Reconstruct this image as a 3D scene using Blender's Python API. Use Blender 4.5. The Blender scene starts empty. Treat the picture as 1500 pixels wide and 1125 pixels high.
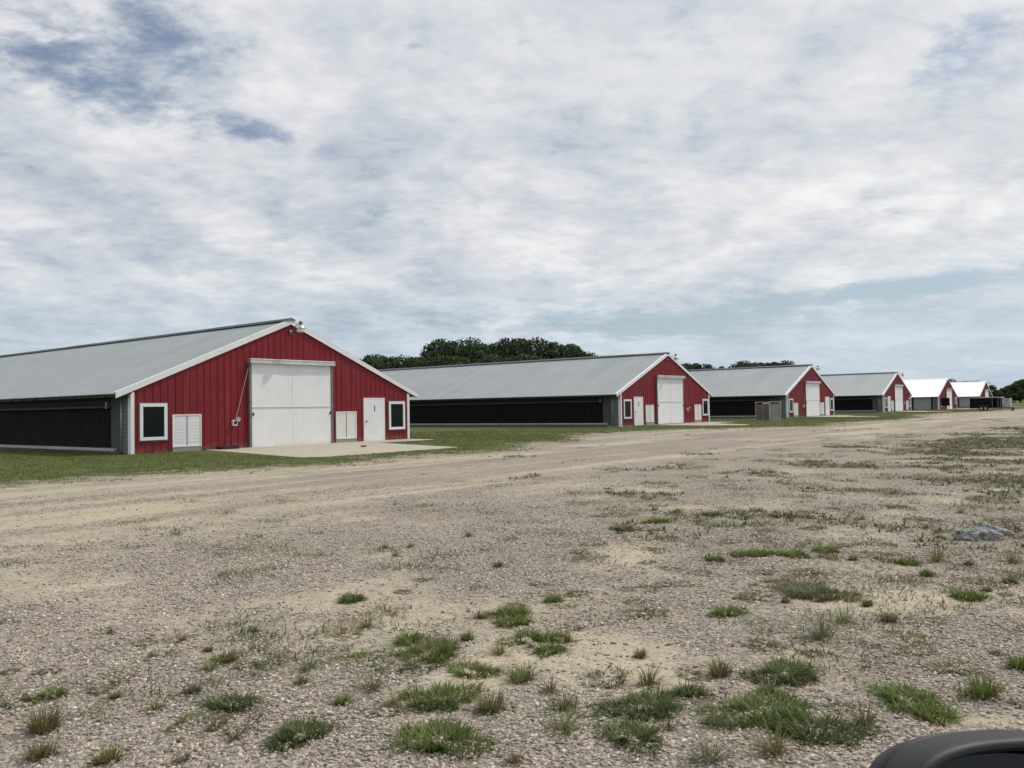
import bpy, math, random
import numpy as np
from mathutils import Vector, Matrix

SC = bpy.context.scene
COL = SC.collection
random.seed(7)
RNG = np.random.default_rng(11)

# ------------------------------------------------------------------ camera
FPX, PITCH, ROLL, CAMH = 1238.0, 0.02859, -0.01695, 1.498
cp, sp, cr, sr = math.cos(PITCH), math.sin(PITCH), math.cos(ROLL), math.sin(ROLL)
FW = Vector((0, cp, sp)); U0 = Vector((0, -sp, cp)); R0 = Vector((1, 0, 0))
RT = R0 * cr + U0 * sr; UP = -R0 * sr + U0 * cr
cam = bpy.data.cameras.new('camera'); camo = bpy.data.objects.new('camera', cam); COL.objects.link(camo)
cam.sensor_width = 36.0; cam.lens = FPX / 1500 * 36.0; cam.clip_start = 0.05; cam.clip_end = 6000
camo.matrix_world = Matrix(((RT.x, UP.x, -FW.x, 0), (RT.y, UP.y, -FW.y, 0), (RT.z, UP.z, -FW.z, CAMH), (0, 0, 0, 1)))
SC.camera = camo

# ------------------------------------------------------------------ sun, sky, exposure
SUN_AZ, SUN_EL = math.radians(67), math.radians(54)
sl = bpy.data.lights.new('sun', 'SUN'); so = bpy.data.objects.new('sun', sl); COL.objects.link(so)
sl.energy = 2.4; sl.angle = math.radians(2.5); sl.color = (1.0, 0.955, 0.89)
sd = Vector((math.sin(SUN_AZ) * math.cos(SUN_EL), math.cos(SUN_AZ) * math.cos(SUN_EL), math.sin(SUN_EL)))
so.rotation_euler = sd.to_track_quat('Z', 'Y').to_euler()
so.location = sd * 50
SC.view_settings.view_transform = 'Standard'; SC.view_settings.look = 'None'
SC.view_settings.exposure = 0.0; SC.view_settings.gamma = 1.0

world = bpy.data.worlds.new('World'); SC.world = world; world.use_nodes = True
NT = world.node_tree; NT.nodes.clear()


class G:
    """small helper to write shader graphs"""
    def __init__(s, nt): s.nt = nt
    def n(s, t, **k):
        o = s.nt.nodes.new(t)
        for a, v in k.items(): setattr(o, a, v)
        return o
    def l(s, a, b): s.nt.links.new(a, b)
    def put(s, sock, v):
        if isinstance(v, bpy.types.NodeSocket): s.l(v, sock)
        elif v is not None: sock.default_value = v
    def m(s, op, a, b=None, c=None, clamp=False):
        o = s.n('ShaderNodeMath', operation=op); o.use_clamp = clamp
        s.put(o.inputs[0], a); s.put(o.inputs[1], b); s.put(o.inputs[2], c)
        return o.outputs[0]
    def mix(s, f, a, b, bt='MIX'):
        o = s.n('ShaderNodeMix', data_type='RGBA', blend_type=bt)
        s.put(o.inputs[0], f)
        for i, v in ((6, a), (7, b)):
            if isinstance(v, (tuple, list)) and len(v) == 3: v = (*v, 1)
            s.put(o.inputs[i], v)
        return o.outputs[2]
    def noise(s, vec, scale, detail=4, rough=.55, dist=0.0, lac=2.0):
        o = s.n('ShaderNodeTexNoise'); s.put(o.inputs['Vector'], vec)
        o.inputs['Scale'].default_value = scale; o.inputs['Detail'].default_value = detail
        o.inputs['Roughness'].default_value = rough; o.inputs['Distortion'].default_value = dist
        o.inputs['Lacunarity'].default_value = lac
        return o.outputs['Fac']
    def voro(s, vec, scale, feature='F1'):
        o = s.n('ShaderNodeTexVoronoi', feature=feature); s.put(o.inputs['Vector'], vec)
        o.inputs['Scale'].default_value = scale
        return o
    def mapr(s, v, a, b, c=0.0, d=1.0, smooth=True):
        o = s.n('ShaderNodeMapRange'); o.interpolation_type = 'SMOOTHSTEP' if smooth else 'LINEAR'
        s.put(o.inputs[0], v)
        for i, q in enumerate((a, b, c, d)): o.inputs[i + 1].default_value = q
        return o.outputs[0]
    def ramp(s, v, stops):
        o = s.n('ShaderNodeValToRGB'); s.put(o.inputs[0], v); e = o.color_ramp.elements
        while len(e) < len(stops): e.new(.5)
        for i, (p, c) in enumerate(stops): e[i].position = p; e[i].color = (*c, 1)
        return o.outputs[0]
    def scale(s, vec, sc, rot=(0, 0, 0), loc=(0, 0, 0)):
        o = s.n('ShaderNodeMapping'); s.put(o.inputs[0], vec)
        o.inputs['Scale'].default_value = sc; o.inputs['Rotation'].default_value = rot
        o.inputs['Location'].default_value = loc
        return o.outputs[0]


def build_sky():
    g = G(NT)
    tc = g.n('ShaderNodeTexCoord').outputs['Generated']
    sky = g.n('ShaderNodeTexSky', sky_type='NISHITA'); sky.sun_disc = False
    sky.sun_elevation = SUN_EL; sky.sun_rotation = SUN_AZ; sky.altitude = 10
    sky.air_density = 1.0; sky.dust_density = 1.5; sky.ozone_density = 1.5
    nrm = g.n('ShaderNodeVectorMath', operation='NORMALIZE'); g.l(tc, nrm.inputs[0])
    sep = g.n('ShaderNodeSeparateXYZ'); g.l(nrm.outputs[0], sep.inputs[0])
    X, Y, Z = sep.outputs
    el = g.m('ARCSINE', Z); az = g.m('ARCTAN2', X, Y)
    zc = g.m('ADD', g.m('MAXIMUM', Z, 0.0), 0.24)
    comb = g.n('ShaderNodeCombineXYZ'); g.l(g.m('DIVIDE', X, zc), comb.inputs[0]); g.l(g.m('DIVIDE', Y, zc), comb.inputs[1])
    P = comb.outputs[0]
    P2 = g.scale(P, (1.0, .85, 1.0), rot=(0, 0, math.radians(-24)))
    big = g.noise(P2, 1.3, 5, .55, .3)
    mid = g.noise(P2, 4.2, 9, .60, .25)
    fine = g.noise(g.scale(P, (1, 1.5, 1), rot=(0, 0, math.radians(25)), loc=(3.1, 1.7, 0)), 11, 9, .64, .15)
    # openings in the cloud sheet: (x px, y px, rx, ry, tilt, depth) seen from the photo, turned into azimuth / elevation
    # depth of the opening
    def ae(x, y):
        d = (RT * ((x - 750) / FPX) + UP * ((562.5 - y) / FPX) + FW).normalized()
        return math.atan2(d.x, d.y), math.asin(d.z)
    def blob(x, y, rx, ry, tilt, amp):
        a0, e0 = ae(x, y)
        k = math.cos(a0) ** 2
        c, s_ = math.cos(tilt), math.sin(tilt)
        da = g.m('SUBTRACT', az, a0); de = g.m('SUBTRACT', el, e0)
        u = g.m('ADD', g.m('MULTIPLY', da, c), g.m('MULTIPLY', de, s_))
        v = g.m('SUBTRACT', g.m('MULTIPLY', de, c), g.m('MULTIPLY', da, s_))
        u = g.m('DIVIDE', u, rx / FPX * k); v = g.m('DIVIDE', v, ry / FPX * math.sqrt(k))
        q = g.m('ADD', g.m('MULTIPLY', u, u), g.m('MULTIPLY', v, v))
        return g.m('MULTIPLY', g.m('EXPONENT', g.m('MULTIPLY', q, -1.0)), amp)
    holes = [(40, 50, 120, 60, -.1, .27), (240, 45, 130, 55, -.15, .26), (110, 115, 130, 42, -.2, .22),
             (362, 190, 80, 19, -.03, .40), (190, 150, 130, 36, -.1, .20), (1290, 424, 230, 17, .045, .62), (1000, 478, 170, 20, .03, .50),
             (1010, 62, 70, 16, 0, .22), (1400, 70, 95, 42, .35, .30), (612, 68, 28, 10, 0, .22), (760, 62, 22, 5, 0, .2),
             (560, 311, 26, 8, 0, .20), (1330, 300, 120, 30, .1, .17), (760, 470, 300, 24, 0, .26), (1095, 315, 26, 8, 0, .16)]
    tot = None
    for h in holes:
        b = blob(*h); tot = b if tot is None else g.m('ADD', tot, b)
    dens = g.m('ADD', g.m('MULTIPLY', big, .35), g.m('MULTIPLY', mid, .80))
    dens = g.m('ADD', dens, g.m('MULTIPLY', fine, .62))        # mean ~0.85
    dens = g.m('SUBTRACT', dens, tot)
    cover = g.mapr(dens, .38, .80, .10, 1.0)
    # cloud brightness: thick, thin and the glow round the hidden sun
    sunv = g.n('ShaderNodeVectorMath', operation='DOT_PRODUCT'); g.l(nrm.outputs[0], sunv.inputs[0]); sunv.inputs[1].default_value = sd
    glow = g.mapr(sunv.outputs['Value'], .15, 1.0, 0, 1, False)
    lum = g.m('ADD', g.m('ADD', g.mapr(mid, .37, .63, 0, .44), g.mapr(fine, .34, .66, 0, .22)), g.mapr(big, .36, .62, 0, .36))
    ccol = g.ramp(lum, [(.08, (.43, .49, .575)), (.40, (.57, .61, .67)), (.70, (.70, .72, .755)), (1.0, (.87, .87, .875))])
    ccol = g.mix(g.m('MULTIPLY', glow, .38), ccol, (1.15, 1.13, 1.08))
    bl = g.n('ShaderNodeVectorMath', operation='SCALE'); g.l(sky.outputs[0], bl.inputs[0]); bl.inputs['Scale'].default_value = 0.095
    col = g.mix(cover, bl.outputs[0], ccol)
    # distant air near the horizon
    hz = g.mapr(el, 0.01, 0.20, 1.0, 0.0)
    col = g.mix(g.m('MULTIPLY', hz, .62), col, (.45, .59, .70))
    bg = g.n('ShaderNodeBackground'); g.l(col, bg.inputs[0]); bg.inputs[1].default_value = 1.0
    out = g.n('ShaderNodeOutputWorld'); g.l(bg.outputs[0], out.inputs[0])


build_sky()
world.cycles.sampling_method = 'MANUAL'; world.cycles.sample_map_resolution = 512

# ------------------------------------------------------------------ frame of the barn row
TH = 0.67271
GX, GY = math.sin(TH), math.cos(TH)          # along a gable front
NX, NY = GY, -GX                             # out of a gable front
BPOS = [(-14.113, 31.269, -.045), (7.705, 60.264, .027), (27.717, 85.168, .029), (50.353, 114.587, .10), (71.834, 142.396, -.11), (98.388, 177.861, 0)]
BW = 14.27


def ground_pt(x, y, z=0.0):
    d = RT * ((x - 750) / FPX) + UP * ((562.5 - y) / FPX) + FW
    t = (z - CAMH) / d.z
    return Vector((d.x * t, d.y * t, z))


def at_dist(x, y, D):
    d = RT * ((x - 750) / FPX) + UP * ((562.5 - y) / FPX) + FW
    return Vector((0, 0, CAMH)) + d * D


def st_of(x, y):
    dx, dy = x - BPOS[0][0], y - BPOS[0][1]
    return dx * GX + dy * GY, dx * NX + dy * NY


def xy_of(s, t): return BPOS[0][0] + s * GX + t * NX, BPOS[0][1] + s * GY + t * NY


def vnoise(x, y, seed=0):
    x = np.asarray(x, float); y = np.asarray(y, float)
    xi = np.floor(x).astype(np.int64); yi = np.floor(y).astype(np.int64)
    fx = x - xi; fy = y - yi; fx = fx * fx * (3 - 2 * fx); fy = fy * fy * (3 - 2 * fy)
    def h(a, b):
        v = (a * 374761393 + b * 668265263 + seed * 982451653) & 0xffffffff
        v = ((v ^ (v >> 13)) * 1274126177) & 0xffffffff
        v = v ^ (v >> 16)
        return (v & 0xffff) / 65535.0
    return (h(xi, yi) * (1 - fx) + h(xi + 1, yi) * fx) * (1 - fy) + (h(xi, yi + 1) * (1 - fx) + h(xi + 1, yi + 1) * fx) * fy


def fbm(x, y, oct=4, seed=0):
    a, t, n = 1.0, 0, 0
    for i in range(oct):
        t = t + a * vnoise(x * 2 ** i + 17.3 * i, y * 2 ** i + 5.1 * i, seed + i); n += a; a *= .5
    return t / n


EDGE_S = [-300, -8, -5, -3, 0, 2, 4, 8, 11, 14, 18, 22.5, 25.5, 32, 34, 38, 42, 47, 57, 68, 77, 92, 104, 110, 150, 400]
EDGE_T = [10.5, 10.4, 10.4, 11.1, 11.6, 11, 11, 11, 9.5, 9.4, 7.4, 3.5, 4.5, 5.5, 7.5, 11.5, 12, 10.7, 11.5, 11, 8.7, 6.8, 8, 10, 9, 9]


def lawn_field(x, y):
    """signed metres inside the mown grass"""
    s, t = st_of(x, y)
    d = np.interp(s, EDGE_S, EDGE_T) - t + (fbm(s * .45, t * .12, 4, 12) - .5) * 2.6
    # bare track across the lawn between the first two barns
    k = s - (20.6 + (t + 8) * .29)
    tr = np.abs(k) - .16
    d = np.where((t > -14) & (t < 5), np.minimum(d, tr * 1.3), d)
    d = np.maximum(d, s - 178)                                # the green field past the last barn
    d = np.maximum(d, t - 48)
    return d


def weed_field(x, y):
    s, t = st_of(x, y)
    a = np.clip((t - 20.5 - 2.2 * (fbm(s * .15, t * .15, 3, 5) - .5) * 4) / 5.0, 0, 1) * np.clip((s + 9) / 7, 0, 1) * np.clip((75 - s) / 25, 0, 1)
    a2 = fbm(x * .55, y * .55, 4, 31)
    return a * np.clip((a2 - .40) * 5, 0, 1) + .9 * np.clip((fbm(x * .35 + 40, y * .35, 4, 77) - .71) * 6, 0, 1)


def sand_field(x, y):
    s, t = st_of(x, y)
    lanes = fbm(s * .075, t * 1.35, 4, 3)                       # wheel tracks run along the row of barns
    lanes2 = fbm(s * .22, t * 2.6, 3, 9)
    pat = .5 + (fbm(x * .8, y * .8, 4, 21) - .5) * .7 - .085
    drive = np.clip((24.5 - t) / 6, 0, 1)
    a = drive * (.5 + (lanes * .62 + lanes2 * .38 - .5) * .9) + (1 - drive) * pat
    a = a + .22 * (pat - .5)
    # worn sandy ground on the left, and pale hollows at the lower right
    left = np.clip((-x - 1.0) / 6, 0, 1) * np.clip((20 - y) / 8, 0, 1)
    lr = 0
    for px, py, rx, ry in ((1205, 955, .55, .45), (1290, 880, .6, .45), (1150, 1010, .45, .22), (1075, 1070, .40, .16), (1210, 1100, .40, .12), (960, 1000, .30, .30), (1420, 1060, .50, .12), (925, 950, .3, .3), (1330, 830, .9, .5)):
        q = ground_pt(px, py); lr = lr + np.exp(-(((x - q.x) / rx) ** 2 + ((y - q.y) / ry) ** 2))
    lr = np.minimum(lr, 1.2)
    return a + .10 * left + .26 * lr


# ------------------------------------------------------------------ mesh helpers
def ob(name, mesh, mat=None, parent=None):
    o = bpy.data.objects.new(name, mesh); COL.objects.link(o)
    if mat is not None and not mesh.materials: mesh.materials.append(mat)
    if parent is not None: o.parent = parent
    return o


def empty(name, loc=(0, 0, 0), rz=0.0):
    o = bpy.data.objects.new(name, None); COL.objects.link(o); o.location = loc; o.rotation_euler = (0, 0, rz); o.empty_display_size = .3
    return o


def tag(o, label, cat, group=None, kind=None):
    if label: o['label'] = label
    if cat: o['category'] = cat
    if group: o['group'] = group
    if kind: o['kind'] = kind
    return o


def copy_tree(o, parent=None):
    c = o.copy(); COL.objects.link(c); c.parent = parent
    for ch in [k for k in o.children]: copy_tree(ch, c)
    return c


class MB:
    def __init__(s): s.v = []; s.f = []
    def add(s, vs, fs):
        b = len(s.v); s.v += [tuple(p) for p in vs]; s.f += [tuple(i + b for i in f) for f in fs]; return s
    def box(s, x0, x1, y0, y1, z0, z1):
        v = [(x, y, z) for z in (z0, z1) for y in (y0, y1) for x in (x0, x1)]
        return s.add(v, [(0, 2, 3, 1), (4, 5, 7, 6), (0, 1, 5, 4), (2, 6, 7, 3), (0, 4, 6, 2), (1, 3, 7, 5)])
    def obox(s, a, b, w, h, up=(0, 0, 1)):
        """bar from a to b, width w across, height h along up"""
        a, b, up = Vector(a), Vector(b), Vector(up)
        d = (b - a).normalized(); sx = d.cross(up).normalized() * (w / 2); uz = sx.cross(d).normalized() * (h / 2)
        v = [p + i * sx + j * uz for p in (a, b) for j in (-1, 1) for i in (-1, 1)]
        return s.add(v, [(0, 2, 3, 1), (4, 5, 7, 6), (0, 1, 5, 4), (2, 6, 7, 3), (0, 4, 6, 2), (1, 3, 7, 5)])
    def tube(s, pts, r, n=8, caps=True):
        pts = [Vector(p) for p in pts]; rs = r if isinstance(r, (list, tuple)) else [r] * len(pts)
        rings = []
        for i, p in enumerate(pts):
            d = (pts[min(i + 1, len(pts) - 1)] - pts[max(i - 1, 0)]).normalized()
            a = d.cross(Vector((0, 0, 1)))
            if a.length < 1e-3: a = d.cross(Vector((1, 0, 0)))
            a.normalize(); b = d.cross(a)
            rings.append([p + (a * math.cos(t) + b * math.sin(t)) * rs[i] for t in [2 * math.pi * k / n for k in range(n)]])
        v = [q for rr in rings for q in rr]; f = []
        for i in range(len(pts) - 1):
            for k in range(n): f.append((i * n + k, i * n + (k + 1) % n, (i + 1) * n + (k + 1) % n, (i + 1) * n + k))
        if caps: f.append(tuple(range(n - 1, -1, -1))); f.append(tuple(range((len(pts) - 1) * n, len(pts) * n)))
        return s.add(v, f)
    def lathe(s, prof, c=(0, 0, 0), n=20):
        v = [(c[0] + r * math.cos(t), c[1] + r * math.sin(t), c[2] + z) for r, z in prof for t in [2 * math.pi * k / n for k in range(n)]]
        f = []
        for i in range(len(prof) - 1):
            for k in range(n): f.append((i * n + k, i * n + (k + 1) % n, (i + 1) * n + (k + 1) % n, (i + 1) * n + k))
        f.append(tuple(range(n - 1, -1, -1))); f.append(tuple(range((len(prof) - 1) * n, len(prof) * n)))
        return s.add(v, f)
    def prism(s, poly, y0, y1):
        """polygon in x,z extruded along y"""
        n = len(poly); v = [(x, y0, z) for x, z in poly] + [(x, y1, z) for x, z in poly]
        return s.add(v, [tuple(range(n)), tuple(range(2 * n - 1, n - 1, -1))] + [(i, i + n, (i + 1) % n + n, (i + 1) % n) for i in range(n)])
    def slab(s, poly, z0, z1):
        n = len(poly); v = [(x, y, z0) for x, y in poly] + [(x, y, z1) for x, y in poly]
        return s.add(v, [tuple(range(n - 1, -1, -1)), tuple(range(n, 2 * n))] + [(i, (i + 1) % n, (i + 1) % n + n, i + n) for i in range(n)])
    def build(s, name, mat, parent=None, smooth=False, bevel=0.0, fixn=True):
        me = bpy.data.meshes.new(name); me.from_pydata(s.v, [], s.f)
        if fixn:
            import bmesh
            bm = bmesh.new(); bm.from_mesh(me); bmesh.ops.recalc_face_normals(bm, faces=bm.faces); bm.to_mesh(me); bm.free()
        if smooth:
            for p in me.polygons: p.use_smooth = True
        o = ob(name, me, mat, parent)
        if bevel:
            b = o.modifiers.new('bevel', 'BEVEL'); b.width = bevel; b.segments = 2; b.limit_method = 'ANGLE'
        return o


def tri_mesh(name, V, T, col=None, mat=None, parent=None):
    me = bpy.data.meshes.new(name); V = np.ascontiguousarray(V, np.float32); T = np.ascontiguousarray(T, np.int32)
    me.vertices.add(len(V)); me.vertices.foreach_set('co', V.ravel())
    me.loops.add(T.size); me.loops.foreach_set('vertex_index', T.ravel())
    me.polygons.add(len(T)); me.polygons.foreach_set('loop_start', np.arange(0, T.size, 3, dtype=np.int32))
    me.update(calc_edges=True)
    if col is not None:
        a = me.attributes.new('col', 'FLOAT_COLOR', 'POINT')
        c = np.ones((len(V), 4), np.float32); c[:, :3] = col; a.data.foreach_set('color', c.ravel())
    me.validate()
    return ob(name, me, mat, parent)


# ------------------------------------------------------------------ materials
def mat(name, base, rough=.6, metal=0.0, var=.08, vscale=2.0, bump=0.0, bscale=30.0, dirt=None, dirt_amt=0.0, dirt_scale=(1, 1, .25), spec=.5, fine=.0):
    m = bpy.data.materials.new(name); m.use_nodes = True; nt = m.node_tree; g = G(nt)
    b = nt.nodes['Principled BSDF']; tc = g.n('ShaderNodeTexCoord').outputs['Object']
    n1 = g.noise(tc, vscale, 5, .6)
    v = g.mapr(n1, .3, .7, 1 - var, 1 + var, False)
    hs = g.n('ShaderNodeHueSaturation'); hs.inputs['Color'].default_value = (*base, 1); g.l(v, hs.inputs['Value'])
    c = hs.outputs[0]
    if dirt:
        n2 = g.noise(g.scale(tc, dirt_scale), 3.0, 7, .65, .6)
        c = g.mix(g.m('MULTIPLY', g.mapr(n2, .48, .75), dirt_amt), c, dirt)
    if fine:
        n3 = g.noise(tc, 60, 3, .6)
        c = g.mix(fine, c, g.mapr(n3, .3, .7, 0, 1, False), 'SOFT_LIGHT')
    g.l(c, b.inputs['Base Color'])
    b.inputs['Roughness'].default_value = rough; b.inputs['Metallic'].default_value = metal
    b.inputs['Specular IOR Level'].default_value = spec
    if rough > .2: g.l(g.mapr(n1, .3, .7, rough - .07, rough + .07, False), b.inputs['Roughness'])
    if bump:
        bn = g.n('ShaderNodeBump'); bn.inputs['Strength'].default_value = bump; bn.inputs['Distance'].default_value = .02
        g.l(g.noise(tc, bscale, 4, .6), bn.inputs['Height']); g.l(bn.outputs[0], b.inputs['Normal'])
    return m


M = {}
M['red'] = mat('red_siding', (.192, .0098, .0165), .5, var=.10, vscale=.8, dirt=(.16, .03, .03), dirt_amt=.30, bump=.05, bscale=3, spec=.3)
M['white'] = mat('white_paint', (.70, .71, .72), .5, var=.03, vscale=1.5, dirt=(.52, .52, .50), dirt_amt=.35, bump=.03, bscale=8)
M['trim'] = mat('white_trim', (.76, .77, .78), .4, var=.03, dirt=(.55, .56, .56), dirt_amt=.3)
M['cream'] = mat('cream_shutter', (.70, .70, .66), .5, var=.03, dirt=(.5, .48, .42), dirt_amt=.4)
M['galv'] = mat('galvanised_roof', (.335, .358, .365), .48, metal=.35, var=.07, vscale=.35, dirt=(.29, .31, .315), dirt_amt=.5, dirt_scale=(.12, .6, .3))
M['wroof'] = mat('bright_new_roof', (.93, .95, .98), .35, metal=.05, var=.02)
M['ridge'] = mat('weathered_ridge', (.16, .17, .175), .55, metal=.3, var=.15)
M['steel'] = mat('galvanised_steel', (.45, .47, .49), .4, metal=.6, var=.15, vscale=6)
M['track'] = mat('dull_track', (.20, .20, .21), .5, metal=.4, var=.2, vscale=5)
M['greyside'] = mat('grey_lap_siding', (.115, .13, .133), .6, var=.12, vscale=3, dirt=(.10, .11, .11), dirt_amt=.5)
M['darkboard'] = mat('dark_boards', (.018, .019, .019), .8, var=.3, vscale=2)
M['wood'] = mat('grey_post_wood', (.07, .069, .062), .85, var=.3, vscale=6, bump=.3)
M['conc'] = mat('footing_concrete', (.30, .29, .26), .9, var=.15, vscale=3, dirt=(.18, .175, .15), dirt_amt=.7, bump=.3, bscale=40)
M['ledge'] = mat('curtain_ledge', (.42, .42, .40), .7, var=.12, dirt=(.26, .25, .23), dirt_amt=.5)
M['pad'] = mat('pad_concrete', (.40, .358, .282), .9, var=.10, vscale=1.2, dirt=(.29, .255, .20), dirt_amt=.8, bump=.25, bscale=50, dirt_scale=(1, 1, 1), fine=.15)
M['black'] = mat('black_plastic', (.012, .012, .013), .45, var=.2)
M['blackmesh'] = mat('black_mesh_curtain', (.0075, .008, .0085), .85, var=.35, vscale=.9, spec=.15)
M['glass'] = mat('dark_window_glass', (.006, .009, .0085), .12, var=.1, spec=.2)
M['number'] = mat('navy_number_paint', (.02, .035, .09), .6)
M['fadednum'] = mat('faded_number_paint', (.30, .33, .38), .6)
M['lens'] = mat('frosted_refractor', (.68, .62, .52), .25, var=.05)
M['wpanel'] = mat('white_curtain_panel', (.36, .35, .345), .6, var=.06, dirt=(.28, .27, .26), dirt_amt=.4)
M['crate'] = mat('pale_crate_wood', (.52, .40, .25), .8, var=.15, vscale=5, bump=.2)
M['cratedk'] = mat('brown_crate_wood', (.40, .31, .20), .85, var=.2, vscale=5, bump=.2)
M['cgrey'] = mat('dark_grey_sheet', (.15, .14, .12), .7, var=.25, vscale=3)
M['cslat'] = mat('grey_white_sheet', (.40, .44, .46), .5, metal=.2, var=.3, vscale=9)
M['tyre'] = mat('rubber', (.02, .02, .02), .85, var=.2)
M['mirror'] = mat('charcoal_trim_plastic', (.012, .0125, .014), .55, var=.06, vscale=9, bump=.12, bscale=900)
M['mglass'] = mat('mirror_glass', (.02, .02, .022), .08, metal=.6)
M['brick'] = mat('red_brick', (.22, .07, .04), .9, var=.3)


def splash(m, zt, colr, amt):
    # soil splashed up from the ground along the foot of the wall
    nt = m.node_tree; g = G(nt); b = nt.nodes['Principled BSDF']; src = b.inputs['Base Color'].links[0].from_socket
    tc = g.n('ShaderNodeTexCoord').outputs['Object']; sp_ = g.n('ShaderNodeSeparateXYZ'); g.l(tc, sp_.inputs[0])
    h = g.m('ADD', sp_.outputs[2], g.m('MULTIPLY', g.m('SUBTRACT', g.noise(tc, 2.2, 7, .7), .5), zt * 2.2))
    f = g.m('MULTIPLY', g.mapr(h, .02, zt, 1, 0), g.mapr(g.noise(tc, 14, 5, .7), .3, .65, .3, 1))
    streak = g.mapr(g.noise(g.scale(tc, (3.3, 3.3, .12)), 1.7, 6, .6), .5, .72)
    c = g.mix(g.m('MULTIPLY', f, amt), src, colr)
    c = g.mix(g.m('MULTIPLY', streak, .06), c, (.42, .36, .34))
    g.l(c, b.inputs['Base Color'])


splash(M['red'], .42, (.20, .15, .11), .55)
M['doorpaint'] = mat('white_door_paint', (.76, .77, .78), .5, var=.03, vscale=1.5, dirt=(.56, .56, .54), dirt_amt=.3, bump=.03, bscale=8)
splash(M['doorpaint'], .30, (.50, .46, .39), .5)


def roof_panels(m):
    # sheets about a metre wide, each weathered a little differently, with run-off streaks down the slope
    nt = m.node_tree; g = G(nt); b = nt.nodes['Principled BSDF']; src = b.inputs['Base Color'].links[0].from_socket
    tc = g.n('ShaderNodeTexCoord').outputs['Object']; sp_ = g.n('ShaderNodeSeparateXYZ'); g.l(tc, sp_.inputs[0])
    w = g.n('ShaderNodeTexWhiteNoise', noise_dimensions='1D'); g.l(g.m('FLOOR', g.m('DIVIDE', sp_.outputs[1], .915)), w.inputs['W'])
    v = g.mapr(w.outputs['Value'], 0, 1, .97, 1.03, False)
    st = g.mapr(g.noise(g.scale(tc, (.22, 3.0, .22)), 1.6, 6, .65),   .3, .7, .965, 1.035, False)
    fr = g.m('FRACT', g.m('DIVIDE', sp_.outputs[1], .915)); seam = g.mapr(fr, 0, .03, .90, 1.0)
    c = g.mix(1.0, g.mix(1.0, g.mix(1.0, src, v, 'MULTIPLY'), st, 'MULTIPLY'), seam, 'MULTIPLY')
    g.l(c, b.inputs['Base Color'])


roof_panels(M['galv'])


def screen_mat():
    # hanging black mesh: faint vertical folds and dust
    m = M['blackmesh']; nt = m.node_tree; g = G(nt); b = nt.nodes['Principled BSDF']
    tc = g.n('ShaderNodeTexCoord').outputs['Object']
    n = g.noise(g.scale(tc, (1, 1, .08)), 2.2, 5, .6)
    c = g.ramp(n, [(.35, (.006, .007, .0075)), (.6, (.009, .010, .0105)), (.8, (.018, .0175, .017))])
    g.l(c, b.inputs['Base Color'])


screen_mat()


def leaf_mat(name, gain=1.0, trans=.25):
    m = bpy.data.materials.new(name); m.use_nodes = True; nt = m.node_tree; g = G(nt); nt.nodes.clear()
    a = g.n('ShaderNodeAttribute', attribute_name='col').outputs['Color']
    d = g.n('ShaderNodeBsdfDiffuse'); t = g.n('ShaderNodeBsdfTranslucent'); g.l(a, d.inputs[0]); g.l(a, t.inputs[0])
    gl = g.n('ShaderNodeBsdfGlossy'); gl.inputs['Roughness'].default_value = .45; gl.inputs[0].default_value = (.6, .6, .6, 1)
    mx = g.n('ShaderNodeMixShader'); mx.inputs[0].default_value = trans; g.l(d.outputs[0], mx.inputs[1]); g.l(t.outputs[0], mx.inputs[2])
    m2 = g.n('ShaderNodeMixShader'); m2.inputs[0].default_value = .03; g.l(mx.outputs[0], m2.inputs[1]); g.l(gl.outputs[0], m2.inputs[2])
    o = g.n('ShaderNodeOutputMaterial'); g.l(m2.outputs[0], o.inputs[0])
    return m


M['blade'] = leaf_mat('grass_blade', trans=.35); M['leaf'] = leaf_mat('tree_leaf', trans=.15)
M['bark'] = mat('bark', (.10, .08, .06), .9, var=.25, vscale=6, bump=.5)


def attr_mat(name, rough=.85):
    m = bpy.data.materials.new(name); m.use_nodes = True; nt = m.node_tree; g = G(nt); b = nt.nodes['Principled BSDF']
    a = g.n('ShaderNodeAttribute', attribute_name='col').outputs['Color']
    tc = g.n('ShaderNodeTexCoord').outputs['Object']
    c = g.mix(.5, a, g.mapr(g.noise(tc, 220, 3), .3, .7, .25, .75, False), 'SOFT_LIGHT')
    g.l(c, b.inputs['Base Color']); b.inputs['Roughness'].default_value = rough; b.inputs['Specular IOR Level'].default_value = .25
    return m


M['stone'] = attr_mat('gravel_stone')


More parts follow.
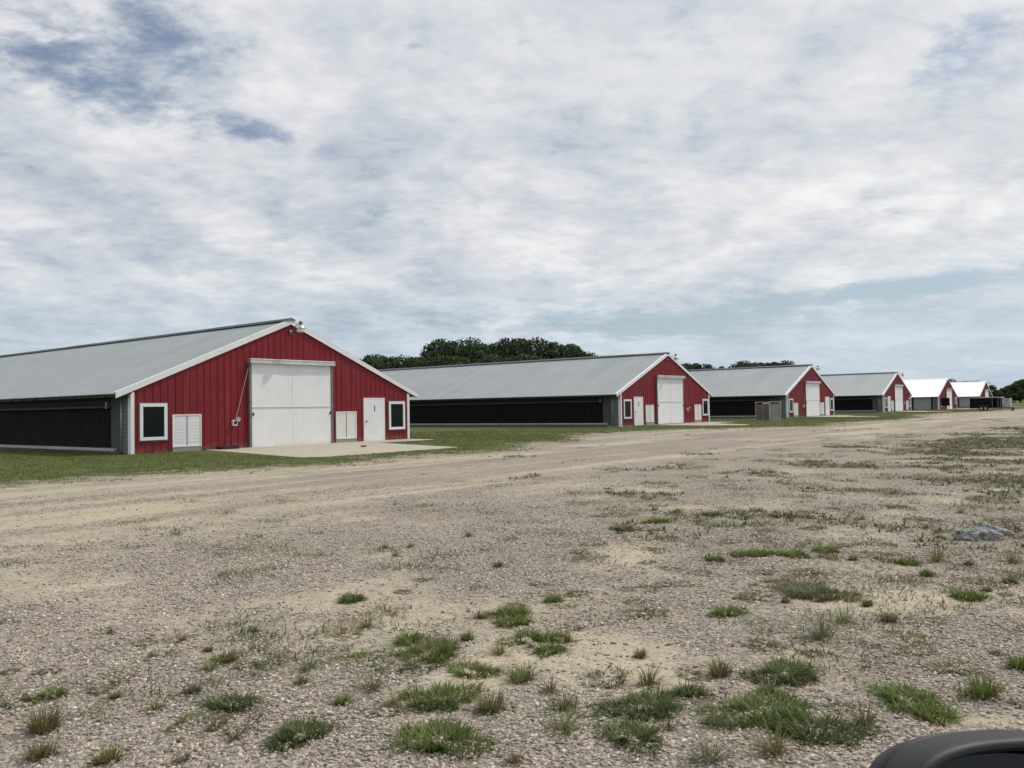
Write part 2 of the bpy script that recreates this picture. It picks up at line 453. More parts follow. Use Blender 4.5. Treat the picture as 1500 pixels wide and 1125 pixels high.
def ground_mat():
    m = bpy.data.materials.new('gravel_yard'); m.use_nodes = True; nt = m.node_tree; g = G(nt); b = nt.nodes['Principled BSDF']
    tc = g.n('ShaderNodeTexCoord').outputs['Object']
    at = lambda k: g.n('ShaderNodeAttribute', attribute_name=k).outputs['Fac']
    sand, lawn, weed = at('sand'), at('lawn'), at('weed')
    wob = g.n('ShaderNodeVectorMath', operation='ADD'); g.l(tc, wob.inputs[0])
    nz = g.n('ShaderNodeTexNoise'); g.l(tc, nz.inputs['Vector']); nz.inputs['Scale'].default_value = 40
    sc = g.n('ShaderNodeVectorMath', operation='SCALE'); g.l(nz.outputs['Color'], sc.inputs[0]); sc.inputs['Scale'].default_value = .018
    g.l(sc.outputs[0], wob.inputs[1])
    v1 = g.voro(wob.outputs[0], 42); v2 = g.voro(wob.outputs[0], 85)
    sv = g.n('ShaderNodeSeparateColor'); g.l(v1.outputs['Color'], sv.inputs[0])
    stone = g.ramp(sv.outputs[0], [(0, (.195, .174, .148)), (.25, (.31, .27, .222)), (.5, (.40, .347, .278)), (.75, (.445, .388, .305)), (.93, (.46, .415, .345)), (1, (.58, .54, .47))])
    edge = g.mapr(v1.outputs['Distance'], .25, .75, 1.0, .62)
    stone = g.mix(1.0, stone, edge, 'MULTIPLY')
    sn = g.noise(tc, 90, 4, .7); sn2 = g.noise(tc, 9, 5, .6)
    sandc = g.ramp(g.m('ADD', g.m('MULTIPLY', sn, .5), g.m('MULTIPLY', sn2, .5)), [(.3, (.37, .32, .225)), (.5, (.455, .395, .285)), (.7, (.53, .465, .345))])
    # metre-scale mottling that still reads far away
    mot = g.noise(g.scale(tc, (1, 1, 1), loc=(5, 9, 0)), 3.2, 7, .72)
    fs = g.m('ADD', sand, g.m('MULTIPLY', g.m('SUBTRACT', mot, .5), .60))
    fs = g.m('ADD', fs, g.m('MULTIPLY', g.m('SUBTRACT', sn2, .5), .30))
    sf = g.m('MULTIPLY', g.mapr(fs, .38, .72), .92)
    # scattered stones stay on the sand
    keep = g.m('MULTIPLY', g.mapr(sv.outputs[1], .74, .80), g.mapr(v1.outputs['Distance'], .30, .42, 1, 0))
    sfk = g.m('MULTIPLY', sf, g.m('SUBTRACT', 1.0, keep))
    col = g.mix(sfk, stone, sandc)
    speck = g.m('MAXIMUM', g.mapr(g.noise(tc, 6.5, 6, .8), .56, .66), g.mapr(g.noise(g.scale(tc, (1, 1, 1), loc=(7, 3, 1)), 16, 4, .8), .58, .66))
    col = g.mix(g.m('MULTIPLY', speck, .42), col, (.14, .122, .10))
    tone = g.mapr(g.noise(tc, .35, 4, .5), .3, .7, .90, 1.10, False)
    col = g.mix(1.0, col, tone, 'MULTIPLY')
    # mown grass
    gn = g.noise(tc, 14, 6, .7); gn2 = g.noise(tc, .9, 4, .6)
    gcol = g.ramp(g.m('ADD', g.m('MULTIPLY', gn, .6), g.m('MULTIPLY', gn2, .4)), [(.33, (.042, .060, .016)), (.5, (.082, .105, .029)), (.62, (.14, .145, .05)), (.72, (.24, .21, .11))])
    en = g.noise(tc, 1.3, 8, .72); en2 = g.noise(tc, 11, 4, .7)
    lf = g.m('ADD', lawn, g.m('MULTIPLY', g.m('SUBTRACT', en, .5), 7.5)); lf = g.m('ADD', lf, g.m('MULTIPLY', g.m('SUBTRACT', en2, .5), 2.0))
    lf = g.mapr(lf, -.9, 1.1)
    wf = g.m('ADD', weed, g.m('MULTIPLY', g.m('SUBTRACT', en2, .5), 1.0)); wf = g.m('ADD', wf, g.m('MULTIPLY', g.m('SUBTRACT', en, .5), .9))
    wf = g.m('MULTIPLY', g.mapr(wf, .38, .85), .72)
    wcol = g.ramp(gn, [(.35, (.055, .065, .022)), (.55, (.115, .115, .045)), (.7, (.19, .165, .08))])
    col = g.mix(wf, col, wcol); col = g.mix(lf, col, gcol)
    g.l(col, b.inputs['Base Color']); b.inputs['Roughness'].default_value = .92; b.inputs['Specular IOR Level'].default_value = .15
    hgt = g.m('MULTIPLY', g.m('SUBTRACT', 1.0, v1.outputs['Distance']), g.m('SUBTRACT', 1.0, g.m('MULTIPLY', sfk, .8)))
    hgt = g.m('ADD', hgt, g.m('MULTIPLY', mot, 2.2)); hgt = g.m('ADD', hgt, g.m('MULTIPLY', g.m('SUBTRACT', 1.0, v2.outputs['Distance']), .25))
    bn = g.n('ShaderNodeBump'); bn.inputs['Strength'].default_value = .9; bn.inputs['Distance'].default_value = .016
    g.l(hgt, bn.inputs['Height']); g.l(bn.outputs[0], b.inputs['Normal'])
    return m


M['ground'] = ground_mat()


# ------------------------------------------------------------------ ground
def ground_z(x, y):
    return (fbm(x * .9, y * .9, 4, 50) - .5) * .05 * np.clip(1 - np.hypot(x, y) / 60, 0, 1)


def axis(c, lo, hi, d0, grow):
    a = [c]; d = d0
    while a[-1] < hi: a.append(a[-1] + d); d *= grow
    b = [c]; d = d0
    while b[-1] > lo: b.append(b[-1] - d); d *= grow
    return np.array(sorted(set(a + b)))


def make_ground():
    xs = axis(0.5, -900, 1500, .13, 1.018); ys = axis(6.0, -120, 2500, .12, 1.016)
    Xg, Yg = np.meshgrid(xs, ys); x = Xg.ravel(); y = Yg.ravel(); z = ground_z(x, y)
    # the lawn stands a little proud of the gravel
    z = z + .03 * np.clip(lawn_field(x, y), 0, 1)
    nx, ny = len(xs), len(ys); i = np.arange((ny - 1) * (nx - 1)); r, c = i // (nx - 1), i % (nx - 1); a = r * nx + c
    Q = np.stack([a, a + 1, a + nx + 1, a + nx], 1).astype(np.int32)
    me = bpy.data.meshes.new('ground'); me.vertices.add(len(x)); me.vertices.foreach_set('co', np.stack([x, y, z], 1).astype(np.float32).ravel())
    me.loops.add(Q.size); me.loops.foreach_set('vertex_index', Q.ravel()); me.polygons.add(len(Q))
    me.polygons.foreach_set('loop_start', np.arange(0, Q.size, 4, dtype=np.int32)); me.polygons.foreach_set('use_smooth', np.ones(len(Q), bool)); me.update(calc_edges=True)
    for k, v in (('sand', sand_field(x, y)), ('lawn', lawn_field(x, y)), ('weed', weed_field(x, y))):
        at = me.attributes.new(k, 'FLOAT', 'POINT'); at.data.foreach_set('value', np.asarray(v, np.float32))
    o = ob('ground', me, M['ground']); tag(o, 'gravel yard with sandy wheel tracks and mown grass round the barns', None, kind='structure')


make_ground()

PAD_POLYS = {0: [(3.0, 0.05), (1.2, 8.4), (1.7, 9.0), (8.2, 8.8), (10.3, 2.1), (14.1, 1.9), (14.2, .05)]}
PAD_STD = [(4.4, .05), (3.0, 4.2), (3.6, 7.6), (5.2, 7.4), (9.6, 2.6), (14.3, 2.2), (14.3, .05)]
for i, (bx, by, bz) in enumerate(BPOS):
    poly = PAD_POLYS.get(i, PAD_STD)
    mb = MB(); mb.slab([(bx + s * GX + t * NX, by + s * GY + t * NY) for s, t in poly][::-1], -.2, .055 + max(0, bz) * .3)
    o = mb.build('pavement', M['pad'], bevel=.012)
    tag(o, 'pale concrete apron before barn door', None, kind='structure')


# ------------------------------------------------------------------ barns
SL = 3.21 / 7.735
APX = BW / 2


def rz(x):
    x = np.minimum(x, BW - x) if not np.isscalar(x) else min(x, BW - x)
    return 2.33 + SL * (x + .6)


def roof_slope(side, L, th=.03, pitch=.305, white=False):
    """ribbed metal sheet of one slope; ribs run up the slope"""
    mb = MB(); ya = -.06; yb = L + .06
    prof = []; y = ya
    while y < yb - .01:
        for dy, dz in ((0, 0), (.13, 0), (.15, .009), (.17, .009), (.19, 0)):
            if y + dy < yb: prof.append((y + dy, dz))
        y += pitch
    prof.append((yb, 0))
    xs = (-.6, APX) if side == 0 else (BW + .6, APX)
    v = []; zb = (2.33, rz(APX))
    for (y, dz) in prof:
        for x, z in zip(xs, zb): v.append((x, y, z + dz)); v.append((x, y, z - th))
    f = []
    for i in range(len(prof) - 1):
        a, b = 4 * i, 4 * i + 4
        f += [(a, a + 2, b + 2, b), (a + 1, b + 1, b + 3, a + 3), (a, b, b + 1, a + 1), (a + 2, a + 3, b + 3, b + 2)]
    e = 4 * (len(prof) - 1); f += [(0, 1, 3, 2), (e, e + 2, e + 3, e + 1)]
    mb.add(v, f); return mb


def frame_mb(x0, x1, z0, z1, w, y0, y1):
    mb = MB(); mb.box(x0, x1, y0, y1, z1 - w, z1); mb.box(x0, x1, y0, y1, z0, z0 + w)
    mb.box(x0, x0 + w, y0, y1, z0 + w, z1 - w); mb.box(x1 - w, x1, y0, y1, z0 + w, z1 - w); return mb


def text_mesh(txt, size, depth=.004):
    cu = bpy.data.curves.new('digit', 'FONT'); cu.body = txt; cu.size = size; cu.extrude = depth; cu.offset = .004; cu.align_x = 'CENTER'; cu.align_y = 'CENTER'
    t = bpy.data.objects.new('digit', cu); COL.objects.link(t); bpy.context.view_layer.update()
    me = bpy.data.meshes.new_from_object(t.evaluated_get(bpy.context.evaluated_depsgraph_get()))
    bpy.data.objects.remove(t); bpy.data.curves.remove(cu)
    return me


def window(p, x0, x1, z0, z1):
    f = frame_mb(x0, x1, z0, z1, .05, -.045, .0).build('window', M['track'], p)
    frame_mb(x0 + .035, x1 - .035, z0 + .035, z1 - .035, .12, -.075, -.012).build('frame', M['trim'], f, bevel=.006)
    mb = MB(); mb.box(x0 + .14, x1 - .14, -.035, -.012, z0 + .14, z1 - .14); mb.build('pane', M['glass'], f)


def vent(p, x0, x1, z0, z1, cream=False):
    k = M['cream'] if cream else M['white']
    f = frame_mb(x0, x1, z0, z1, .045, -.05, .0).build('air_vent', M['trim'], p)
    xm = (x0 + x1) / 2
    for a, b in ((x0 + .045, xm - .012), (xm + .012, x1 - .045)):
        mb = MB(); n = 9; h = (z1 - z0 - .09) / n
        for q in range(n):
            zb = z0 + .045 + q * h; mb.prism([(0, 0), (1, 0), (1, 1), (0, 1)], 0, 0) if False else None
            mb.add([(a, -.034, zb), (b, -.034, zb), (b, -.0285, zb + h), (a, -.0285, zb + h), (a, -.012, zb), (b, -.012, zb), (b, -.012, zb + h), (a, -.012, zb + h)],
                   [(0, 1, 2, 3), (4, 7, 6, 5), (0, 4, 5, 1), (3, 2, 6, 7), (0, 3, 7, 4), (1, 5, 6, 2)])
        mb.build('shutter', k, f)
    MB().box(xm - .012, xm + .012, -.044, -.012, z0 + .045, z1 - .045).build('mullion', M['track'], f)
    MB().box(x0, x1, -.035, .03, -.25, z0).build('vent_footing', M['conc'], f)


def big_door(p, x0=5.12, x1=9.28, ztop=3.6, zb=.07, dull=False):
    d = empty('barn_door'); d.parent = p
    xm = (x0 + x1) / 2; zm = 1.74
    for n_, a, b, c, e in (('upper', x0, x1, zm + .012, ztop), ('lower', x0, x1, zb, zm - .012)):
        mb = MB(); mb.box(a, xm - .004, -.10, -.055, c, e); mb.box(xm + .004, b, -.10, -.055, c, e)
        mb.build('door_panel', M['doorpaint'], d, bevel=.004)
    MB().box(xm - .02, xm + .02, -.108, -.102, zb + .02, ztop - .02).build('seam_strip', M['trim'], d)
    MB().box(x0, x1, -.112, -.102, zm - .035, zm + .035).build('middle_rail', M['white'], d)
    MB().box(x0, x1, -.116, -.1125, zm - .008, zm + .008).build('rail_joint', M['track'], d)
    for s, xx in ((0, x0 - .13), (1, x1 + .01)):
        mb = MB(); mb.box(xx, xx + .055, -.13, .0, zb - .1, ztop + .02); mb.box(xx + .075, xx + .12, -.09, .0, zb - .1, ztop + .02)
        mb.build('jamb', M['track'], d)
    for xx in (x0 + .05, x1 - .05):
        mb = MB(); mb.obox((xx, -.125, 1.55), (xx, -.125, 1.40), .03, .03, (0, 1, 0)); mb.obox((xx - .05, -.12, 1.47), (xx + .05, -.12, 1.47), .025, .03); mb.build('latch', M['black'], d)
    mb = MB()
    xs = np.linspace(x0 - .15, x1 + .16, 15); rnd = random.Random(4)
    for k in range(len(xs) - 1):
        y1 = -.25 - rnd.uniform(0, .02)
        mb.add([(xs[k], -.0, 3.80), (xs[k + 1], -.0, 3.80), (xs[k + 1], -.23, 3.77), (xs[k], -.23, 3.77), (xs[k], y1, 3.60), (xs[k + 1], y1, 3.60), (xs[k], -.13, 3.59), (xs[k + 1], -.13, 3.59)],
               [(0, 1, 2, 3), (3, 2, 5, 4), (4, 5, 7, 6)])
    mb.add([(xs[0], 0, 3.8), (xs[0], -.23, 3.77), (xs[0], -.25, 3.6), (xs[0], 0, 3.6)], [(0, 1, 2, 3)])
    mb.add([(xs[-1], 0, 3.8), (xs[-1], -.23, 3.77), (xs[-1], -.25, 3.6), (xs[-1], 0, 3.6)], [(0, 1, 2, 3)])
    mb.build('track_hood', M['track'] if dull else M['steel'], d, fixn=False)
    MB().box(xs[0] + .01, xs[-1] - .01, -.255, -.235, 3.765, 3.80).build('hood_edge', M['trim'], d)


def person_door(p, x0, x1, num, faded=False, z0=.06, z1=2.15):
    f = frame_mb(x0, x1, z0, z1, .05, -.06, 0).build('door', M['trim'], p)
    MB().box(x0 + .052, x1 - .052, -.052, -.012, z0 + .052, z1 - .052).build('door_leaf', M['doorpaint'], f)
    MB().box(x0 - .02, x1 + .02, -.12, .0, z0 - .15, z0 - .003).build('door_sill', M['track'], f)
    mb = MB(); mb.tube([(x0 + .13, -.052, 1.04), (x0 + .13, -.11, 1.04), (x0 + .13, -.115, 1.04)], [.018, .018, .035], 10); mb.tube([(x0 + .13, -.1, 1.04), (x0 + .24, -.1, 1.04)], .012, 6)
    mb.build('door_handle', M['black'], f)
    if num:
        me = text_mesh(num, .40); me.materials.clear(); me.materials.append(M['fadednum'] if faded else M['number'])
        n = bpy.data.objects.new('door_number', me); COL.objects.link(n); n.parent = f
        n.location = ((x0 + x1) / 2 + .02, -.057, 1.62); n.rotation_euler = (math.pi / 2, 0, 0)


def winch(p, x, s=1):
    w = empty('door_winch'); w.parent = p
    mb = MB(); mb.box(x - .10, x + .10, -.14, -.025, 1.02, 1.05); mb.box(x - .10, x - .075, -.14, -.025, 1.05, 1.24); mb.box(x + .075, x + .10, -.14, -.025, 1.05, 1.24)
    mb.box(x - .075, x + .075, -.045, -.025, 1.05, 1.26); mb.build('winch_bracket', M['trim'], w)
    mb = MB(); mb.tube([(x - .072, -.09, 1.15), (x + .072, -.09, 1.15)], .055, 12); mb.build('winch_drum', M['black'], w)
    mb = MB(); mb.tube([(x + .13, -.15, 1.28), (x + .13, -.17, 1.28)], .10, 16); mb.tube([(x + .13, -.17, 1.34), (x + .13, -.27, 1.34)], .015, 8); mb.build('crank_wheel', M['steel'], w)
    mb = MB(); mb.tube([(x + .04, -.10, 1.24), (4.95 if s > 0 else 9.5, -.10, 3.38)], .014, 6); mb.build('lift_cable', M['steel'], w)


def gable_lamp(p):
    l = empty('gable_lamp'); l.parent = p; x = APX + .02; K = .86
    mb = MB(); mb.box(x - .06, x + .06, -.045, -.022, 4.93, 5.12)
    pts = [(x, -.03, 5.02), (x, -.12, 5.0), (x, -.24, 5.10), (x, -.38, 5.27), (x, -.55, 5.36), (x, -.66, 5.37)]
    mb.tube(pts, .018, 8); mb.build('lamp_arm', M['track'], l, smooth=True)
    c = (x, -.74, 5.02)
    MB().lathe([(r_ * K, z_ * K) for r_, z_ in [(.03, .52), (.085, .50), (.095, .46), (.095, .36), (.06, .34), (.0605, .30)]], c, 18).build('lamp_ballast', M['track'], l, smooth=True)
    MB().lathe([(r_ * K, z_ * K) for r_, z_ in [(.065, .34), (.09, .30), (.15, .25), (.20, .16), (.215, .10), (.21, .095)]], c, 24).build('lamp_hood', M['steel'], l, smooth=True)
    MB().lathe([(r_ * K, z_ * K) for r_, z_ in [(.20, .11), (.20, -.02), (.185, -.055), (.12, -.065)]], c, 24).build('lamp_lens', M['lens'], l, smooth=True)


def side_wall(p, L, side, closed=False):
    sg = 1 if side == 0 else -1
    X = lambda x: x if side == 0 else BW - x
    def bx(mb, x0, x1, y0, y1, z0, z1):
        a, b = X(x0), X(x1); mb.box(min(a, b), max(a, b), y0, y1, z0, z1); return mb
    w = empty('side_wall'); w.parent = p
    bx(MB(), .02, .18, .2, L - .02, -.3, .165).build('footing', M['conc'], w)
    mb = MB(); zt = 2.46
    # lap siding bay at the corner
    n = 15; h = (zt - .10) / n
    for y0, y1 in ((.17, .80), (L - .8, L - .15)):
        mb = MB()
        for k in range(n):
            z = .10 + k * h; a, b_, c = X(-.006), X(-.026), X(.06)
            mb.add([(b_, y0, z), (b_, y1, z), (a, y1, z + h), (a, y0, z + h), (c, y0, z), (c, y1, z), (c, y1, z + h), (c, y0, z + h)],
                   [(0, 1, 2, 3), (4, 7, 6, 5), (0, 4, 5, 1), (3, 2, 6, 7), (0, 3, 7, 4), (1, 5, 6, 2)])
        mb.build('lap_siding', M['greyside'], w)
    if closed:
        mb = MB(); bx(mb, .0, .10, .82, L - .82, .168, 2.43); mb.build('curtain_panel', M['wpanel'], w)
        mb = MB(); y = .9
        while y < L - 1: bx(mb, -.06, -.002, y, y + .32, .0, 2.42); y += 3.05
        mb.build('wall_posts', M['darkboard'], w)
        bx(MB(), -.05, -.002, .85, L - .85, -.05, .16).build('base_board', M['darkboard'], w)
        return
    bx(MB(), -.01, .14, .82, 1.48, .168, 2.44).build('end_post', M['wood'], w)
    bx(MB(), -.01, .14, L - 1.48, L - .82, .168, 2.44).build('end_post', M['wood'], w)
    bx(MB(), .05, .12, 1.49, L - 1.49, .28, 1.80).build('mesh_curtain', M['blackmesh'], w)
    bx(MB(), -.15, .13, 1.05, L - 1.05, .168, .278).build('curtain_ledge', M['ledge'], w, bevel=.01)
    mb = MB()
    for k in range(4): bx(mb, .005 + .012 * (k % 2), .13, 1.49, L - 1.49, 1.805 + k * .16, 1.958 + k * .16)
    mb.build('upper_boards', M['darkboard'], w)
    # roller tube along the top of the mesh, slightly sagging between hangers
    pts = []; y = 1.45; k = 0
    while y < L - 1.4: pts.append((X(-.07), y, 1.84 + (.012 if k % 2 else 0))); y += 3.0; k += 1
    MB().tube(pts, .045, 8).build('roller_tube', M['wood'], w, smooth=True)
    mb = MB(); y = .9
    while y < L - .5:
        a, b_ = X(-.56), X(.05); x0, x1 = min(a, b_), max(a, b_)
        zA, zB = 2.33 + SL * .04 - .045, 2.33 + SL * .65 - .045
        za, zb2 = (zA, zB) if side == 0 else (zB, zA)
        mb.add([(x0, y, za), (x1, y, zb2), (x1, y + .05, zb2), (x0, y + .05, za), (x0, y, za - .10), (x1, y, zb2 - .13), (x1, y + .05, zb2 - .13), (x0, y + .05, za - .10)],
               [(0, 1, 2, 3), (4, 7, 6, 5), (0, 4, 5, 1), (3, 2, 6, 7), (0, 3, 7, 4), (1, 5, 6, 2)])
        y += 1.22
    a, b_ = X(-.50), X(-.46); mb.box(min(a, b_), max(a, b_), .0, L, 2.20, 2.29); mb.build('eave_framing', M['wood'], w)
    mb = MB(); mb.tube([(X(-.05), .62, 2.40), (X(-.05), .62, .12)], .022, 8); mb.build('drain_pipe', M['steel'], w, smooth=True)
    mb = MB(); mb.tube([(X(-.10), 1.62, 2.02), (X(-.16), 1.62, 1.98), (X(-.12), 1.62, 1.90), (X(-.18), 1.62, 1.84), (X(-.12), 1.62, 1.79)], .022, 6); mb.build('curtain_pulley', M['trim'], w)


def barn(i, label, feats, L=120.0, closed=False):
    bx, by, bz = BPOS[i]
    p = empty('poultry_barn', (bx, by, bz), math.pi / 2 - TH)
    tag(p, label, 'barn', 'red gabled poultry barns in a row')
    # red ribbed siding, one mesh
    mb = MB(); pts = []; x = .0; pitch = BW / 47
    for k in range(47):
        x = k * pitch
        pts += [(x, 0), (x + pitch - .06, 0), (x + pitch - .045, -.022), (x + pitch - .012, -.022)]
    pts.append((BW, 0))
    v = []; f = []
    allp = []
    for a, b in zip(pts, pts[1:]):
        allp.append(a)
        if a[0] < APX < b[0]: allp.append((APX, (a[1] + b[1]) / 2))
    allp.append(pts[-1])
    for x, y in allp: v += [(x, y, .08), (x, y, rz(x) - .05)]
    for k in range(len(allp) - 1): f.append((2 * k, 2 * k + 2, 2 * k + 3, 2 * k + 1))
    mb.add(v, f)
    mb.build('siding', M['red'], p, fixn=False)
    MB().prism([(.0, .085), (BW, .085), (BW, rz(0) - .06), (APX, rz(APX) - .06), (0, rz(0) - .06)], .003, .16).build('gable_wall', M['red'], p)
    MB().prism([(.0, .085), (BW, .085), (BW, rz(0) - .06), (APX, rz(APX) - .06), (0, rz(0) - .06)], L - .15, L).build('rear_wall', M['red'], p)
    mb = MB(); mb.box(.0, BW, .006, .19, -.3, .078); mb.build('foundation', M['conc'], p)
    for s in (0, 1):
        roof_slope(s, L).build('roof', M['wroof'] if closed else M['galv'], p)
        # rake trim
        xa = -.60 if s == 0 else BW + .60
        top = lambda x: 2.33 + SL * ((x if s == 0 else BW - x) + .6)
        x1 = APX
        t_, b_ = .028, .18
        poly = [(xa, top(xa) + t_), (x1, top(x1) + t_), (x1, top(x1) - b_), (xa, top(xa) - b_)]
        MB().prism(poly, -.085 - .002 * s, -.062 + .0 * s).build('rake_trim', M['trim'], p)
        mb = MB(); off = .03
        lip = [(xa, top(xa) + t_ + .001), (x1, top(x1) + t_ + .001), (x1, top(x1) + t_ + .012), (xa, top(xa) + t_ + .012)]
        mb.prism(lip, -.088 - .002 * s, .10); mb.build('rake_cap', M['trim'], p)
        # little red return under the overhang
        xo = -.56 if s == 0 else BW + .56; xi = 0 if s == 0 else BW
        MB().prism([(xo, top(xo) - .06), (xi, top(xi) - .06), (xi, top(xi) - .26), (xo, top(xo) - .19)], -.055, -.01).build('soffit_board', M['red'], p)
        xc = 0 if s == 0 else BW
        mb = MB(); sg = 1 if s == 0 else -1
        a, b2 = xc - sg * .03, xc + sg * .11; mb.box(min(a, b2), max(a, b2), -.045, -.004, .0, rz(0) - .20)
        a, b2 = xc - sg * .03, xc - sg * .001; mb.box(min(a, b2), max(a, b2), -.003, .165, .0, rz(0) - .10)
        mb.build('corner_trim', M['trim'], p)
    side_wall(p, L, 0, closed); side_wall(p, L, 1, closed)
    # ridge
    mb = MB()
    zt = rz(APX)
    if closed:
        mb.prism([(APX - .25, zt - .06), (APX, zt + .05), (APX + .25, zt - .06), (APX, zt + .02)], -.10, L + .06); mb.build('ridge_cap', M['wroof'], p)
    else:
        y = -.12; rnd = random.Random(i)
        while y < L:
            dz = rnd.uniform(-.008, .012)
            mb.prism([(APX - .22, zt - .035 + dz), (APX - .20, zt + .045 + dz), (APX, zt + .105 + dz), (APX + .20, zt + .045 + dz), (APX + .22, zt - .035 + dz)], y, y + 2.98); y += 3.0
        mb.build('ridge_vent', M['ridge'], p)
    for ft in feats:
        k = ft[0]
        if k == 'win': window(p, *ft[1:])
        elif k == 'vent': vent(p, *ft[1:])
        elif k == 'big': big_door(p, *ft[1:])
        elif k == 'door': person_door(p, *ft[1:])
        elif k == 'winch': winch(p, *ft[1:])
    gable_lamp(p)
    return p


FA = lambda num, faded: [('win', .28, 1.43, .53, 1.98), ('vent', 1.62, 2.84, .26, 1.52), ('winch', 4.30, 1), ('big',), ('vent', 9.62, 10.84, .26, 1.52, True),
                         ('door', 11.28, 12.62, num, faded), ('win', 12.86, 14.00, .56, 2.0)]
FB = lambda num, faded: [('win', .33, 1.47, .54, 1.99), ('door', 1.80, 3.12, num, faded), ('vent', 3.54, 4.76, .27, 1.54, True), ('big', 5.30, 9.44), ('winch', 10.25, -1),
                         ('vent', 11.54, 12.74, .26, 1.52), ('win', 12.94, 14.08, .56, 1.98)]
barn(0, 'nearest red barn at the left of the photo, number 1 on its white door', FA('1', False), 130)
barn(1, 'second red barn with a number 2 on the white door left of its tall door', FB('2', False), 130)
barn(2, 'third red barn with two wooden crates standing before its long dark side', FA('3', True), 125)
barn(3, 'fourth red barn, the last one with a grey roof, before the white-roofed ones', FB('4', True), 120)
barn(4, 'fifth red barn, first with a bright white roof, black box before its gable', [('win', 1.0, 2.2, .6, 2.0), ('big', 5.6, 9.8, 3.6, .07, True), ('win', 12.3, 13.7, 1.0, 2.25)], 110, True)
barn(5, 'farthest red barn with bright white roof, half hidden behind the black trailer', FB('', False), 100, True)


def bl(i, s, t, z=0.0):
    """point by barn i: s along its gable, t out of it"""
    bx, by, bz = BPOS[i]; return (bx + s * GX + t * NX, by + s * GY + t * NY, z)


# ------------------------------------------------------------------ trees
def tree_mesh(seed, H=10.0, R=4.2, base=.22, nleaf=4600, tone=(.036, .056, .024), lobes=30, leaf=.32):
    r = np.random.default_rng(seed)
    cz = H * (base + (1 - base) / 2); rzv = H * (1 - base) / 2
    # lobes on an egg-shaped crown
    L = []
    for k in range(lobes):
        th = r.uniform(0, 2 * math.pi); u = r.uniform(-.85, .95); q = math.sqrt(1 - u * u) * r.uniform(.35, .78)
        w = 1.0 - .28 * max(u, 0)
        L.append((R * q * w * math.cos(th), R * q * w * math.sin(th), cz + rzv * u * .80, R * r.uniform(.20, .42)))
    L = np.array(L)
    idx = r.choice(lobes, nleaf, p=L[:, 3] ** 2 / np.sum(L[:, 3] ** 2))
    d = r.normal(size=(nleaf, 3)); d /= np.linalg.norm(d, axis=1)[:, None]
    rad = r.uniform(.45, 1.08, nleaf) ** .6
    P = L[idx, :3] + d * (L[idx, 3] * rad)[:, None] * np.array([1, 1, .8])
    P[:, 2] = np.maximum(P[:, 2], H * base * .8)
    tone_l = r.uniform(.8, 1.2, lobes)[idx] * r.uniform(.7, 1.3, nleaf)
    col = np.array(tone)[None] * 1.35 * tone_l[:, None]; col[:, 0] *= r.uniform(.8, 1.35, nleaf)
    # each leaf clump: two crossed ragged triangles
    V = []; T = []; C = []
    for q in range(2):
        a = r.normal(size=(nleaf, 3)); a /= np.linalg.norm(a, axis=1)[:, None]
        b = np.cross(a, d); b /= np.maximum(np.linalg.norm(b, axis=1), 1e-3)[:, None]
        s = (leaf * r.uniform(.5, 1.2, nleaf))[:, None]
        v = np.stack([P - a * s * .6, P + b * s * .55, P + a * s * .6, P - b * s * .35], 1).reshape(-1, 3)
        o = len(V) * nleaf * 4; ii = np.arange(nleaf)[:, None] * 4 + o
        V.append(v); T.append(np.concatenate([ii + [0, 1, 2], ii + [0, 2, 3]])); C.append(np.repeat(col, 4, 0))
    me_o = tri_mesh('crown', np.concatenate(V), np.concatenate(T), np.concatenate(C), M['leaf'])
    return me_o, L


def make_tree(seed, **k):
    t = empty('tree'); c, L = tree_mesh(seed, **k); c.parent = t
    H = k.get('H', 10.0); r = random.Random(seed)
    mb = MB(); mb.tube([(0, 0, -.3), (.08, 0, H * .2), (.0, .1, H * .45), (.1, 0, H * .78)], [.30, .22, .16, .05], 8)
    for k_ in range(min(9, len(L))):
        x, y, z, q = L[k_]; z0 = max(H * .18, z * .55); mb.tube([(.05, .02, z0), (x * .5, y * .5, (z0 + z) / 2 + .3), (x, y, z)], [.11, .07, .03], 5)
    mb.build('trunk', M['bark'], t, smooth=True)
    return t


PROTO = [make_tree(1, R=4.6), make_tree(2, R=4.0, base=.15, tone=(.032, .053, .024)), make_tree(3, R=5.0, base=.18, tone=(.040, .058, .025)),
         make_tree(4, R=3.1, base=.35, lobes=11, nleaf=2600, tone=(.033, .050, .025)), make_tree(5, R=4.4, base=.05, lobes=20, nleaf=5600, tone=(.040, .060, .025))]
used = set()


def put_tree(px, top, D, kind, label, group, width=1.0, rot=None):
    P = at_dist(px, top, D); H = P.z
    o = PROTO[kind] if kind not in used else copy_tree(PROTO[kind]); used.add(kind)
    s = H / 10.4
    o.location = (P.x, P.y, 0); o.scale = (s * width, s * width, s); o.rotation_euler = (0, 0, random.uniform(0, 6.28) if rot is None else rot)
    tag(o, label, 'tree', group)


